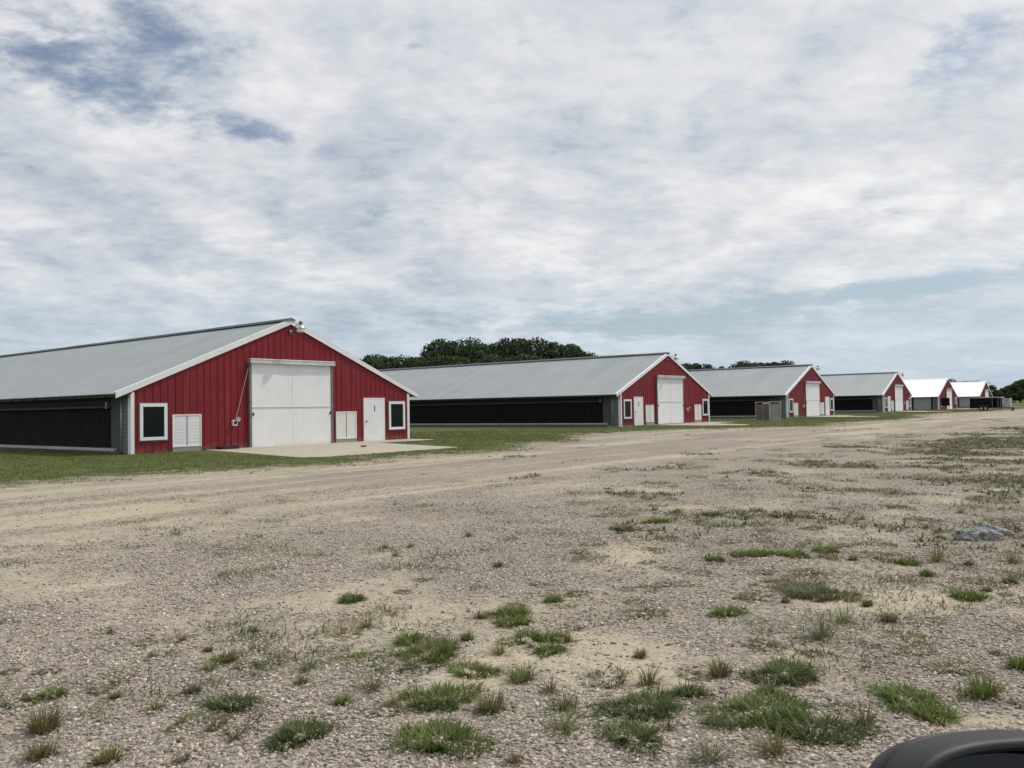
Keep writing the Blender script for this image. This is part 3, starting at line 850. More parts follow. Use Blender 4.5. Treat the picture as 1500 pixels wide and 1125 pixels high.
gw = 'trees of the wood behind the second barn'
lw = 'dark green tree in the wood rising behind the second barn roof'
ll = 'lower dark tree at the left end of the wood, just right of the first barn'
for px, top, D, k, w in [(508, 523, 215, 4, 1), (530, 518, 212, 1, .9), (546, 516, 205, 0, .9), (566, 517, 214, 4, .9), (584, 516, 205, 2, .85), (603, 517, 212, 1, .9), (618, 519, 203, 4, .9)]:
    put_tree(px, top, D, k, ll, gw, w)
put_tree(640, 493, 198, 0, 'tall ragged-edged tree at the left edge of the high part of the wood', gw, .75)
for px, top, D, k, w in [(658, 490, 205, 1, .8), (681, 489, 200, 2, .75), (699, 497, 196, 4, .8), (716, 494, 205, 1, .85), (737, 492, 200, 0, .8), (760, 490, 207, 4, .85), (786, 490, 200, 2, .8),
                         (809, 491, 206, 1, .85), (829, 499, 200, 4, .85), (845, 505, 206, 0, .8), (860, 510, 200, 1, .8),
                         (625, 521, 190, 4, 1), (648, 515, 188, 2, .9), (672, 517, 187, 4, .9), (697, 519, 188, 1, 1), (722, 515, 186, 4, 1), (748, 518, 188, 2, 1), (775, 514, 186, 4, 1), (800, 517, 188, 1, 1), (824, 519, 187, 4, 1), (848, 520, 188, 2, 1)]:
    put_tree(px, top, D, k, lw, gw, w)
put_tree(878, 518, 206, 4, 'lowest tree at the right end of the wood behind the second barn', gw, .8)
g3 = 'distant trees above the third barn roof'
l3 = 'distant dark tree above the roof between the second and third barn gables'
for px, top, D, k, w in [(1001, 529, 260, 4, .9), (1012, 529, 265, 1, .9), (1024, 527, 262, 3, 1.0), (1035, 531, 262, 0, .8)]:
    put_tree(px, top, D, k, 'tree of the small clump just right of the second barn peak', g3, w)
put_tree(1054, 532, 262, 3, 'lone tree with a bare stem between two clumps above the third roof', g3, .8)
for px, top, D, k, w in [(1080, 528, 262, 1, .9), (1091, 526, 265, 0, .8), (1103, 528, 262, 4, .9), (1117, 526, 266, 3, .9), (1128, 525, 262, 1, .8), (1138, 525, 264, 3, .9), (1148, 526, 262, 0, .8)]:
    put_tree(px, top, D, k, 'distant dark tree in the long clump above the third barn roof', g3, w)
put_tree(1162, 531, 264, 3, 'smallest tree at the right end of the clump above the third roof', g3, .8)
g4 = 'far trees above the white roofs'
put_tree(1392, 552, 330, 1, 'far tree rising just right of the fifth barn peak', g4, .9)
for px, top, w in [(1406, 556, .9), (1413, 555, .9), (1419, 557, .8)]:
    put_tree(px, top, 335, 1, 'far tree in the low clump above the middle of the last white roof', g4, w)
for px, top in [(1427, 556), (1434, 556)]: put_tree(px, top, 335, 2, 'far tree just left of the last barn peak', g4, .8)
put_tree(1451, 563, 330, 0, 'far tree right of the last barn gable, beside the wood', g4, .8)
g5 = 'far wood beyond the green field at the right edge'
for q, (px, top, w) in enumerate([(1462, 570, 1.1), (1470, 567, 1), (1478, 562, 1), (1486, 560, 1), (1493, 556, 1), (1500, 553, 1), (1510, 551, 1), (1522, 549, 1.1), (1536, 552, 1), (1550, 550, 1.1), (1466, 574, 1.2), (1482, 571, 1.2), (1496, 569, 1.2), (1512, 566, 1.2), (1474, 577, 1.6), (1484, 576, 1.6), (1494, 576, 1.6), (1503, 576, 1.6), (1515, 576, 1.6)]):
    put_tree(px, top, 400 - (q > 9) * 12 + (q % 3) * 6, (4, 4, 1, 4, 4)[q % 5], 'far dark tree of the wood beyond the green field at the right edge', g5, w)


# ------------------------------------------------------------------ grass blades
GREENS = {'g': (.128, .185, .038), 'd': (.085, .128, .036), 'o': (.165, .155, .055), 'b': (.170, .138, .075), 'l': (.20, .225, .085), 'y': (.20, .205, .048), 's': (.155, .175, .095)}


def blades(base, az, lean, length, width, col, bend=.6):
    """N blades -> verts, tris, colours; three segments each"""
    n = len(az); d = np.stack([np.cos(az), np.sin(az), np.zeros(n)], 1); s = np.stack([-np.sin(az), np.cos(az), np.zeros(n)], 1)
    V = np.zeros((n, 7, 3)); p = base.copy(); k = 0
    for q, (fr, wd) in enumerate(((0, 1), (.4, .85), (.75, .5), (1, 0))):
        if q:
            a = lean + bend * (q - 1) * .45
            seg = length * (.4 if q == 1 else .35 if q == 2 else .25)
            p = p + d * (np.sin(a) * seg)[:, None] + np.array([0, 0, 1.0]) * (np.cos(a) * seg)[:, None]
        w = s * (width * wd * .5)[:, None]
        if q < 3: V[:, k] = p - w; V[:, k + 1] = p + w; k += 2
        else: V[:, k] = p
    i = np.arange(n)[:, None] * 7
    T = np.concatenate([i + [0, 1, 3], i + [0, 3, 2], i + [2, 3, 5], i + [2, 5, 4], i + [4, 5, 6]])
    C = np.repeat(col[:, None, :], 7, 1).reshape(-1, 3)
    return V.reshape(-1, 3), T, C


def tuft(kind, R, ck, r):
    base = np.array(GREENS[ck])
    if kind == 'D': n = int(min(5200, 34000 * R * R + 3200 * R + 160)); rr = R * np.sqrt(r.uniform(0, 1, n)); ln = r.uniform(.03, .078, n) * (1 + R); le = r.uniform(.35, 1.4, n)
    elif kind == 'F': n = int(min(3400, 22000 * R * R + 2600 * R + 110)); rr = R * np.sqrt(r.uniform(0, 1, n)); ln = r.uniform(.022, .055, n) * (1 + R * .8); le = r.uniform(.7, 1.45, n)
    elif kind == 'S': n = int(70 + 260 * R); rr = R * .30 * r.uniform(0, 1, n); ln = R * r.uniform(.5, 1.45, n); le = r.uniform(.2, 1.35, n)
    else: n = int(110 + 900 * R); rr = R * .35 * np.sqrt(r.uniform(0, 1, n)); ln = R * r.uniform(.4, 1.0, n); le = r.uniform(.1, .95, n)
    th = r.uniform(0, 2 * math.pi, n)
    # ragged outline
    ph = r.uniform(0, 6.28, 3); rag = 1 + .28 * np.sin(2 * th + ph[0]) + .2 * np.sin(3 * th + ph[1]) + .15 * np.sin(7 * th + ph[2])
    rr = rr * rag
    if kind in 'DF':
        out = r.uniform(0, 1, n) < .14; rr = np.where(out, R * rag * r.uniform(.8, 1.28, n), rr); le = np.where(out, np.minimum(le + .5, 1.5), le)
        sx, sy = r.uniform(0, 50, 2); gap = fbm(sx + rr * np.cos(th) * 13, sy + rr * np.sin(th) * 13, 3, 7)
        k_ = gap > (.28 if kind == 'D' else .37); n = int(k_.sum()); rr, th, ln, le, gap = rr[k_], th[k_], ln[k_], le[k_], gap[k_]
    P = np.stack([rr * np.cos(th), rr * np.sin(th), np.full(n, -.008)], 1)
    az = th + r.normal(0, .7, n)
    wd = r.uniform(.003, .0065, n) * (1.3 if kind in 'DF' else 1.0)
    ages = r.uniform(0, 1, n)[:, None]
    col = base[None] * r.uniform(.65, 1.35, (n, 1))
    if kind in 'DF':
        mixc = np.array(GREENS['o' if kind == 'D' else 'b']); w_ = np.clip((.48 - gap) * 5, 0, .5)[:, None]; col = col * (1 - w_) + mixc[None] * w_ * r.uniform(.7, 1.3, (n, 1))
    dead = np.array([.22, .18, .10])
    fr = .12 if kind == 'D' else .28
    col = np.where(ages < fr, dead[None] * r.uniform(.6, 1.1, (n, 1)), col)
    return blades(P, az, le, ln, wd, col, bend=r.uniform(.3, .9))


# zoom windows on the photo (origin x) : (x, y, width, kind, colour[, label])
TA = [(470, 550, 60, 'S', 'o'), (600, 590, 80, 'F', 'd'), (690, 640, 110, 'F', 'd'), (780, 580, 60, 'S', 'o'), (890, 625, 60, 'T', 'o'), (965, 665, 60, 'D', 'g'),
      (1090, 545, 60, 'S', 'o'), (1100, 620, 110, 'F', 'b'), (1160, 680, 120, 'F', 'd'), (1290, 770, 100, 'S', 'b'), (1050, 690, 100, 'F', 'b'), (200, 715, 60, 'F', 'b'), (45, 715, 50, 'F', 'b'),
      (430, 785, 80, 'F', 'b'), (495, 815, 70, 'T', 'g'), (510, 748, 50, 'F', 'b'), (910, 955, 100, 'S', 'o'), (1200, 1020, 110, 'F', 'd'), (1000, 1000, 80, 'S', 'b'), (760, 1005, 40, 'T', 'o'), (780, 1090, 90, 'S', 'b'), (1450, 860, 60, 'T', 'g'),
      (900, 700, 110, 'S', 'l', 'pale green spray of grass left of centre, beside a small dark green one'),
      (1320, 705, 110, 'S', 'g', 'green upright spray of grass left of the mown-looking flat weeds near lower centre'),
      (60, 835, 130, 'F', 'd', 'dark flat weed mat cut by the left edge of the photo'),
      (215, 810, 75, 'D', 'g', 'small green weed clump near the left edge, right of the dark mat'),
      (190, 945, 240, 'T', 'o', 'broad brownish green clump with tall stems in the lower left corner'),
      (830, 798, 90, 'T', 'o', 'olive upright tuft in the lower left third of the gravel'),
      (660, 865, 90, 'S', 'y', 'yellow green spiky grass tuft in the lower left of the gravel'),
      (1000, 860, 135, 'D', 'd', 'dark green rounded weed clump with a brown flat edge, lower left'),
      (1040, 912, 180, 'F', 'b', 'brownish flat weed mat just below a dark green rounded clump'),
      (840, 918, 140, 'F', 'g', 'long low green weed mat in the lower left of the gravel'),
      (1290, 985, 175, 'D', 'd', 'dense dark green clump near the bottom, left of centre'),
      (170, 1065, 170, 'T', 'o', 'olive tuft of grass at the bottom left corner'),
      (460, 1080, 170, 'T', 'y', 'large yellow green tuft cut by the bottom edge, at the left')]
TB = [(185, 182, 50, 'S', 'o'), (295, 180, 50, 'S', 'o'), (545, 128, 60, 'S', 'o'), (230, 218, 60, 'S', 'b'), (345, 323, 60, 'F', 'd'), (258, 373, 40, 'F', 'd'), (1205, 100, 80, 'D', 'g'), (1100, 45, 50, 'F', 'g'),
      (1080, 170, 80, 'F', 'o'), (1020, 200, 80, 'F', 'g'), (850, 340, 60, 'F', 'd'), (1010, 375, 80, 'F', 'd'), (905, 405, 50, 'D', 'g'), (955, 430, 80, 'F', 'g'), (750, 427, 50, 'F', 'b'), (590, 485, 80, 'S', 'b'), (110, 525, 90, 'S', 's'),
      (25, 558, 110, 'F', 'b'), (725, 587, 80, 'F', 'g'), (810, 612, 50, 'S', 'o'), (985, 527, 80, 'F', 'b'), (1390, 337, 100, 'F', 'd'), (1260, 412, 80, 'F', 'o'), (1350, 70, 80, 'D', 'g'), (1340, 20, 50, 'S', 'o'), (1440, 30, 60, 'S', 'g'),
      (1300, 100, 90, 'F', 'o'), (1400, 140, 90, 'F', 'g'), (1340, 190, 80, 'F', 'd'), (1310, 243, 60, 'F', 'd'), (1420, 270, 90, 'F', 'o'), (360, 693, 130, 'F', 'd'), (230, 705, 130, 'F', 'b'), (1280, 648, 90, 'T', 'o'),
      (670, 262, 70, 'T', 'o', 'small lone olive tuft in the middle of the gravel yard'),
      (45, 402, 90, 'D', 'd', 'small dark green flat clump left of the middle of the gravel'),
      (1280, 352, 120, 'F', 'd', 'dark flat weed mat right of the photo centre, upper of two'),
      (1290, 460, 150, 'F', 'd', 'brown-edged dark flat mat right of the photo centre, lower of two'),
      (715, 466, 130, 'D', 'g', 'bright green flat clump at the centre, upper of a touching pair'),
      (740, 505, 110, 'D', 'g', 'green flat clump at the centre, lower of a touching pair'),
      (295, 582, 100, 'D', 'g', 'small green clump just above a wide green mat, left of centre'),
      (380, 632, 210, 'D', 'g', 'wide green weed mat left of centre, below a small green clump'),
      (540, 577, 90, 'T', 'g', 'bright green tuft on a short stalk, between the wide mat and the centre'),
      (680, 635, 100, 'S', 'y', 'bright yellow green upright grass tuft near the centre'),
      (795, 572, 90, 'D', 'd', 'dark green clump at the upper right of the bright upright tuft'),
      (910, 576, 95, 'D', 'g', 'green flat clump right of centre, upper of two close ones'),
      (890, 628, 95, 'D', 'g', 'green flat clump right of centre, lower of two close ones'),
      (80, 662, 190, 'F', 'g', 'wide thin green mat left of the wide green weed mat'),
      (565, 712, 150, 'D', 'g', 'green and brown tuft mat just below the photo centre line'),
      (770, 748, 190, 'T', 'l', 'long pale green clump with leaning blades, below the bright upright tuft'),
      (130, 795, 140, 'S', 's', 'thin greyish green spray of long blades, lower left of centre'),
      (10, 850, 110, 'S', 'g', 'single tall green stemmed weed, lower left of centre'),
      (180, 885, 150, 'F', 'b', 'brown withered weed mat beside the tall single stem'),
      (415, 832, 240, 'D', 'g', 'large dense green mat below centre, upper of the two largest there'),
      (640, 885, 190, 'T', 'l', 'pale green leafy tuft right of the large dense mat, near the bottom'),
      (890, 803, 110, 'S', 'b', 'thin brown wiry weed right of the pale leafy tuft'),
      (960, 870, 140, 'S', 'o', 'thin olive wiry grass on sandy ground near the bottom centre'),
      (945, 968, 165, 'S', 'l', 'light green spiky grass with long blades on sand, bottom centre'),
      (1130, 738, 180, 'F', 'd', 'dark flat ragged mat with thin blades, right of the bottom centre'),
      (1310, 763, 160, 'S', 'o', 'thin wide-spreading olive grass on a sandy patch'),
      (1290, 862, 240, 'D', 'd', 'large dark green mat right of the bottom centre, upper of two'),
      (1240, 994, 210, 'D', 'd', 'dark green mat right of the bottom centre, lower of two'),
      (430, 1008, 280, 'D', 'g', 'largest dense bright green clump near the bottom edge, left of centre'),
      (740, 1105, 110, 'S', 'b', 'brown wiry weed cut by the bottom edge at the centre'),
      (1400, 950, 100, 'S', 'b', 'thin brown wiry weed between the dark mats and the big bright ones')]
TC = [(880, 498, 110, 'T', 'b'), (560, 632, 90, 'F', 'b'), (790, 602, 80, 'F', 'b'), (25, 805, 90, 'D', 'd'), (40, 725, 100, 'F', 'o'), (700, 862, 110, 'F', 'b'), (1450, 850, 60, 'F', 'b'), (310, 212, 110, 'D', 'g'), (610, 190, 100, 'D', 'g'),
      (690, 167, 90, 'F', 'o'), (630, 217, 110, 'F', 'o'), (730, 228, 60, 'T', 'o'), (1090, 232, 150, 'S', 'o'), (1225, 253, 70, 'T', 'b'), (1410, 240, 120, 'S', 'o'), (1300, 372, 60, 'T', 'o'), (350, 287, 110, 'F', 's'), (540, 287, 130, 'F', 'o'),
      (320, 388, 140, 'F', 'b'), (85, 290, 100, 'F', 'b'), (1100, 138, 40, 'T', 'g'), (765, 55, 60, 'S', 'o'), (1030, 58, 100, 'F', 'd'), (420, 42, 120, 'F', 'd'), (130, 40, 60, 'D', 'g'), (1350, 62, 120, 'F', 'o'), (140, 238, 60, 'D', 'g'), (235, 222, 40, 'D', 'g'),
      (110, 85, 60, 'F', 'o'), (210, 90, 80, 'F', 'd'), (200, 155, 90, 'F', 'd'), (330, 155, 60, 'F', 'b'), (560, 100, 90, 'F', 'd'), (640, 12, 50, 'F', 'd'), (910, 5, 90, 'F', 'g'), (1190, 35, 50, 'S', 'o'), (870, 168, 90, 'F', 'd'), (360, 110, 50, 'F', 'd'), (380, 180, 60, 'F', 'b'),
      (530, 165, 70, 'F', 'g'), (480, 345, 90, 'F', 'o'), (440, 415, 60, 'T', 'b'), (1340, 640, 60, 'S', 'b'), (1000, 620, 120, 'F', 'o'),
      (190, 459, 100, 'D', 'g', 'small bright green flat clump alone on gravel, right of centre'),
      (340, 592, 150, 'F', 'd', 'dark low mat left of the large pale tuft, right half of the photo'),
      (600, 560, 240, 'S', 's', 'large pale blue-green tuft with tall blades on sandy ground at the right'),
      (690, 500, 120, 'S', 'l', 'leaning pale green tuft touching the right side of the large pale tuft'),
      (790, 430, 80, 'T', 'd', 'dark spiky upright tuft above the large pale tuft'),
      (1000, 567, 200, 'F', 'g', 'long flat green mat right of the large pale tuft'),
      (430, 715, 230, 'D', 'd', 'wide dark green mat on sand below the large pale tuft'),
      (160, 720, 170, 'T', 'o', 'tall olive green clump left of the wide dark mat on sand'),
      (360, 795, 100, 'T', 'o', 'olive tuft just above the big bright green mat'),
      (330, 875, 330, 'D', 'g', 'biggest bright green mat, left of the vehicle mirror'),
      (560, 955, 290, 'D', 'd', 'dense dark green mat right next to the vehicle mirror, below the bright one'),
      (140, 935, 150, 'S', 'l', 'pale spiky grass at the left side of the biggest bright mat'),
      (1160, 692, 180, 'F', 'o', 'olive flat mat above the vehicle mirror'),
      (1440, 695, 160, 'T', 'g', 'green tuft cut by the right edge, above the vehicle mirror'),
      (960, 822, 200, 'D', 'g', 'green mat just above the left shoulder of the vehicle mirror, upper of two'),
      (1050, 893, 160, 'D', 'g', 'green mat just above the top of the vehicle mirror, lower of two'),
      (1290, 805, 230, 'T', 'g', 'wide green tuft with brown base above the right part of the vehicle mirror'),
      (780, 935, 170, 'S', 'o', 'long thin leaning grass between the dark mat and the vehicle mirror'),
      (390, 1060, 210, 'S', 'o', 'thin wiry olive grass at the bottom edge under the dark mat'),
      (120, 1085, 220, 'S', 's', 'grey green wiry grass with seed heads at the bottom edge'),
      (470, 212, 110, 'D', 'g', 'green clump at the right, below-left of the grey boulder, beside another green one'),
      (860, 212, 190, 'F', 'o', 'long olive mat left of the grey boulder'),
      (950, 240, 90, 'D', 'g', 'small green clump at the right end of a long olive mat'),
      (1040, 300, 90, 'T', 'd', 'dark spiky tuft below the grey boulder'),
      (1300, 335, 160, 'F', 'o', 'thin olive mat below the boulder with a green clump at its right end'),
      (1400, 335, 95, 'T', 'g', 'green spiky clump near the right edge below the boulder'),
      (1210, 393, 120, 'D', 'g', 'flat green clump under the boulder, lower right'),
      (1430, 393, 120, 'F', 'g', 'green mat cut by the right edge below the boulder'),
      (490, 325, 260, 'F', 'o', 'large brownish olive patch of weeds right of the centre'),
      (570, 375, 230, 'D', 's', 'grey green leafy mat at the lower edge of the large brownish patch')]
soft = ([], [], [])
nv = 0
MATS = []
tr = np.random.default_rng(5)
for x0, lst in ((0, TA), (500, TB), (1000, TC)):
    for e in lst:
        px, py, w = x0 + e[0] / 2.922, 740 + e[1] / 2.922, e[2] / 2.922
        Pg = ground_pt(px, py + w * .04); R = w * Pg.y / FPX / 2 * 1.18
        zb = float(ground_z(np.array([Pg.x]), np.array([Pg.y]))[0])
        if e[3] in 'DF': MATS.append((Pg.x, Pg.y, R * (.85 if e[3] == 'D' else .6)))
        V, T, C = tuft(e[3], R, e[4], tr)
        if len(e) > 5:
            o = tri_mesh('grass_tuft', V, T, C, M['blade']); o.location = (Pg.x, Pg.y, zb)
            tag(o, e[5], 'weed', 'weed and grass tufts growing through the gravel')
        else:
            soft[0].append(V + np.array([Pg.x, Pg.y, zb])); soft[1].append(T + nv); soft[2].append(C); nv += len(V)


def scatter_blades(n, pts, hmin, hmax, wmin, wmax, pal, lean=(.1, .9)):
    global nv
    r = RNG; k = len(pts)
    col = np.array(pal)[r.integers(0, len(pal), k)] * r.uniform(.7, 1.3, (k, 1))
    z = ground_z(pts[:, 0], pts[:, 1]) + .03 * np.clip(lawn_field(pts[:, 0], pts[:, 1]), 0, 1) - .004
    P = np.stack([pts[:, 0], pts[:, 1], z], 1)
    rep = np.repeat(np.arange(k), n); P = P[rep] + np.concatenate([r.normal(0, .03, (k * n, 2)), np.zeros((k * n, 1))], 1)
    return blades(P, r.uniform(0, 6.28, k * n), r.uniform(*lean, k * n), r.uniform(hmin, hmax, k * n), r.uniform(wmin, wmax, k * n), col[rep])


# far weeds on the right-hand ground and stray sprigs on the yard
def cand(n, x0, x1, y0, y1):
    return np.stack([RNG.uniform(x0, x1, n), RNG.uniform(y0, y1, n)], 1)


c = cand(110000, -2, 45, 8, 75); c = c[(np.abs(c[:, 0]) < c[:, 1] * .66)]
wv = weed_field(c[:, 0], c[:, 1]) + (fbm(c[:, 0] * 2.2, c[:, 1] * 2.2, 3, 90) - .5) * 1.1
c = c[(wv > .42) & (lawn_field(c[:, 0], c[:, 1]) < 0)]
V, T, C = scatter_blades(6, c, .04, .12, .010, .022, [(.085, .09, .034), (.11, .105, .042), (.065, .08, .03), (.14, .118, .056)], (.5, 1.3))
soft[0].append(V); soft[1].append(T + nv); soft[2].append(C); nv += len(V)
# clustered sprigs on the open yard
ctr = cand(15000, -22, 26, 4, 40); ctr = ctr[(np.abs(ctr[:, 0]) < ctr[:, 1] * .68) & (lawn_field(ctr[:, 0], ctr[:, 1]) < -.3)]
s_, t_ = st_of(ctr[:, 0], ctr[:, 1]); dn = fbm(ctr[:, 0] * .7, ctr[:, 1] * .7, 3, 44)
keep = RNG.uniform(0, 1, len(ctr)) < (.006 + .50 * np.clip((t_ - 18) / 7, 0, 1) * np.clip((dn - .36) * 5, 0, 1)); ctr = ctr[keep]
for cx, cy in ctr:
    R = RNG.uniform(.03, .15) ** 1.0 * (1 + cy / 30); k = int(14 + 260 * R * RNG.uniform(.4, 1.2))
    pts = np.stack([cx + RNG.normal(0, R, k), cy + RNG.normal(0, R, k)], 1)
    V, T, C = scatter_blades(2, pts, .035, .10, .004, .009, [[(.10, .14, .036), (.14, .145, .05), (.18, .15, .075), (.075, .11, .035), (.13, .16, .05)][RNG.integers(0, 5)]], (.5, 1.4))
    soft[0].append(V); soft[1].append(T + nv); soft[2].append(C); nv += len(V)
o = tri_mesh('weeds', np.concatenate(soft[0]), np.concatenate(soft[1]), np.concatenate(soft[2]), M['blade'])
tag(o, 'small scattered weeds and sprigs all over the gravel yard', 'weeds', kind='stuff')

# mown lawn round the barns
parts = []
for n_, (s0, s1, t0, t1), hh in ((52000, (-14, 26, -8, 13), 1.0), (30000, (14, 75, -8, 14), 1.2), (16000, (60, 150, -6, 14), 1.6)):
    s = RNG.uniform(s0, s1, n_); t = RNG.uniform(t0, t1, n_)
    x = BPOS[0][0] + s * GX + t * NX; y = BPOS[0][1] + s * GY + t * NY
    f = lawn_field(x, y) + (fbm(x * 1.1, y * 1.1, 4, 61) - .5) * 4.5 + RNG.normal(0, .35, n_)
    ok = (f > -.5) & (fbm(x * 1.9, y * 1.9, 3, 66) > .36) & (np.abs(x) < y * .68)
    for bx, by, bz in BPOS:                      # nothing inside the barns or on the aprons
        q = (x - bx) * GX + (y - by) * GY; w = (x - bx) * NX + (y - by) * NY
        ok &= ~((q > -.02) & (q < BW + .02) & (w < .02)); ok &= ~((q > 1.4) & (q < 14.2) & (w > -.1) & (w < np.where(q < 8.6, 8.9, np.maximum(2.1, 8.9 - (q - 8.2) * 3.2)))) if bx < 0 else ~((q > 3.2) & (q < 14.3) & (w > -.1) & (w < np.where(q < 5.4, 7.4, np.maximum(2.3, 7.4 - (q - 5.2) * 1.1))))
    pts = np.stack([x[ok], y[ok]], 1)
    parts.append(scatter_blades(3, pts, .025 * hh, .075 * hh, .008 * hh, .018 * hh, [(.115, .150, .036), (.14, .165, .042), (.09, .12, .032), (.20, .18, .075)]))
o_ = 0; TT = []
for V, T, C in parts: TT.append(T + o_); o_ += len(V)
o = tri_mesh('grass', np.concatenate([p[0] for p in parts]), np.concatenate(TT), np.concatenate([p[2] for p in parts]), M['blade'])
tag(o, 'short mown green grass along the fronts and sides of the barns', 'grass', kind='stuff')


# ------------------------------------------------------------------ loose gravel near the camera
def gravel():
    r = np.random.default_rng(3); P = []; S = []
    for n_, y0, y1, smin, smax in ((150000, 3.0, 6.2, .0045, .019), (120000, 6.2, 10, .007, .021), (60000, 10, 17, .011, .024)):
        y = r.uniform(y0, y1, n_); x = r.uniform(-.70, .70, n_) * (y + .5)
        s = smin + (smax - smin) * r.uniform(0, 1, n_) ** 2.8
        sf = sand_field(x, y) + (fbm(x * 3.2, y * 3.2, 4, 8) - .5) * .5
        pr = np.clip((.60 - sf) / .22, .10, 1.0)
        ok = (r.uniform(0, 1, n_) < pr) & (lawn_field(x, y) < 0)
        for mx, my, mr_ in MATS: ok &= ((x - mx) ** 2 + (y - my) ** 2 > mr_ * mr_) | (s > .013)
        P.append(np.stack([x[ok], y[ok]], 1)); S.append(s[ok])
    P = np.concatenate(P); S = np.concatenate(S); n = len(P)
    # one shape family: squashed, jittered octahedra with a split equator
    th = np.arange(5) * 2 * math.pi / 5
    base = np.concatenate([np.stack([np.cos(th), np.sin(th), np.zeros(5)], 1), [[0.15, 0, .8], [0, 0, -.7]]])
    tri = np.array([[k, (k + 1) % 5, 5] for k in range(5)] + [[(k + 1) % 5, k, 6] for k in range(5)])
    V = base[None] * r.uniform(.50, 1.30, (n, 7, 1)) + r.normal(0, .14, (n, 7, 3))
    V *= np.stack([r.uniform(.8, 1.35, n), r.uniform(.7, 1.05, n), r.uniform(.45, .85, n)], 1)[:, None, :]
    ang = r.uniform(0, 6.28, n); tl = r.normal(0, .35, n); ca, sa, ct, s2 = np.cos(ang), np.sin(ang), np.cos(tl), np.sin(tl)
    x, y, z = V[..., 0], V[..., 1], V[..., 2]
    y, z = y * ct[:, None] - z * s2[:, None], y * s2[:, None] + z * ct[:, None]
    x, y = x * ca[:, None] - y * sa[:, None], x * sa[:, None] + y * ca[:, None]
    V = np.stack([x, y, z], 2) * S[:, None, None]
    zg = ground_z(P[:, 0], P[:, 1])
    V += np.stack([P[:, 0], P[:, 1], zg + S * r.uniform(-.35, .25, n)], 1)[:, None, :]
    pal = np.array([(.345, .305, .245), (.385, .338, .265), (.27, .247, .215), (.425, .375, .295), (.335, .28, .225), (.185, .172, .155), (.48, .435, .36), (.285, .275, .25)])
    pal = pal * np.array([1.12, 1.09, 1.08])
    c = pal[r.integers(0, len(pal), n)] * r.uniform(.75, 1.25, (n, 1)); big = r.uniform(0, 1, n) < .012; c[big] = (.62, .60, .57)
    T = (np.arange(n)[:, None, None] * 7 + tri[None]).reshape(-1, 3)
    o = tri_mesh('gravel', V.reshape(-1, 3), T, np.repeat(c, 7, 0), M['stone'])
    tag(o, 'loose grey and pinkish crushed stone lying over the sandy yard', 'gravel', kind='stuff')


gravel()


# ------------------------------------------------------------------ boulder
def rock(c, sx, sy, sz, seed, rot):
    import bmesh
    bm = bmesh.new(); bmesh.ops.create_icosphere(bm, subdivisions=5, radius=1)
    r = random.Random(seed); pl = [(Vector((r.gauss(0, 1), r.gauss(0, 1), r.gauss(0, .7))).normalized(), r.uniform(.62, .9)) for _ in range(13)]
    from mathutils import noise
    for v in bm.verts:
        p = v.co.copy()
        for n, d in pl:
            k = p.dot(n)
            if k > d: p -= n * (k - d) * .9
        p *= 1 + .10 * noise.fractal(p * 2.3 + Vector((seed, 0, 0)), 1, 2, 4) + .035 * noise.noise(p * 9)
        v.co = Vector((p.x * sx, p.y * sy, p.z * sz))
    me = bpy.data.meshes.new('boulder'); bm.to_mesh(me); bm.free()
    o = ob('boulder', me, M['rock']); o.location = c; o.rotation_euler = (0.05, .06, rot); return o


mr = bpy.data.materials.new('grey_rock'); mr.use_nodes = True; g_ = G(mr.node_tree); b_ = mr.node_tree.nodes['Principled BSDF']
tc_ = g_.n('ShaderNodeTexCoord').outputs['Object']; n_ = g_.noise(tc_, 16, 8, .75, .5)
g_.l(g_.ramp(n_, [(.36, (.06, .06, .06)), (.47, (.19, .19, .188)), (.57, (.34, .335, .32)), (.70, (.56, .545, .51))]), b_.inputs['Base Color'])
b_.inputs['Roughness'].default_value = .9; bn_ = g_.n('ShaderNodeBump'); bn_.inputs['Strength'].default_value = .8; bn_.inputs['Distance'].default_value = .02
g_.l(g_.noise(tc_, 40, 6, .7), bn_.inputs['Height']); g_.l(bn_.outputs[0], b_.inputs['Normal']); M['rock'] = mr
p_ = ground_pt(1433, 791); tag(rock((p_.x, p_.y, .03), .28, .17, .112, 3, .15), 'large mottled grey boulder lying on the gravel near the right edge', 'rock', 'two pieces of broken rock')
p_ = ground_pt(1466, 786); tag(rock((p_.x, p_.y + .12, .03), .17, .13, .09, 8, -.4), 'smaller darker slab of rock leaning at the right end of the boulder', 'rock', 'two pieces of broken rock')


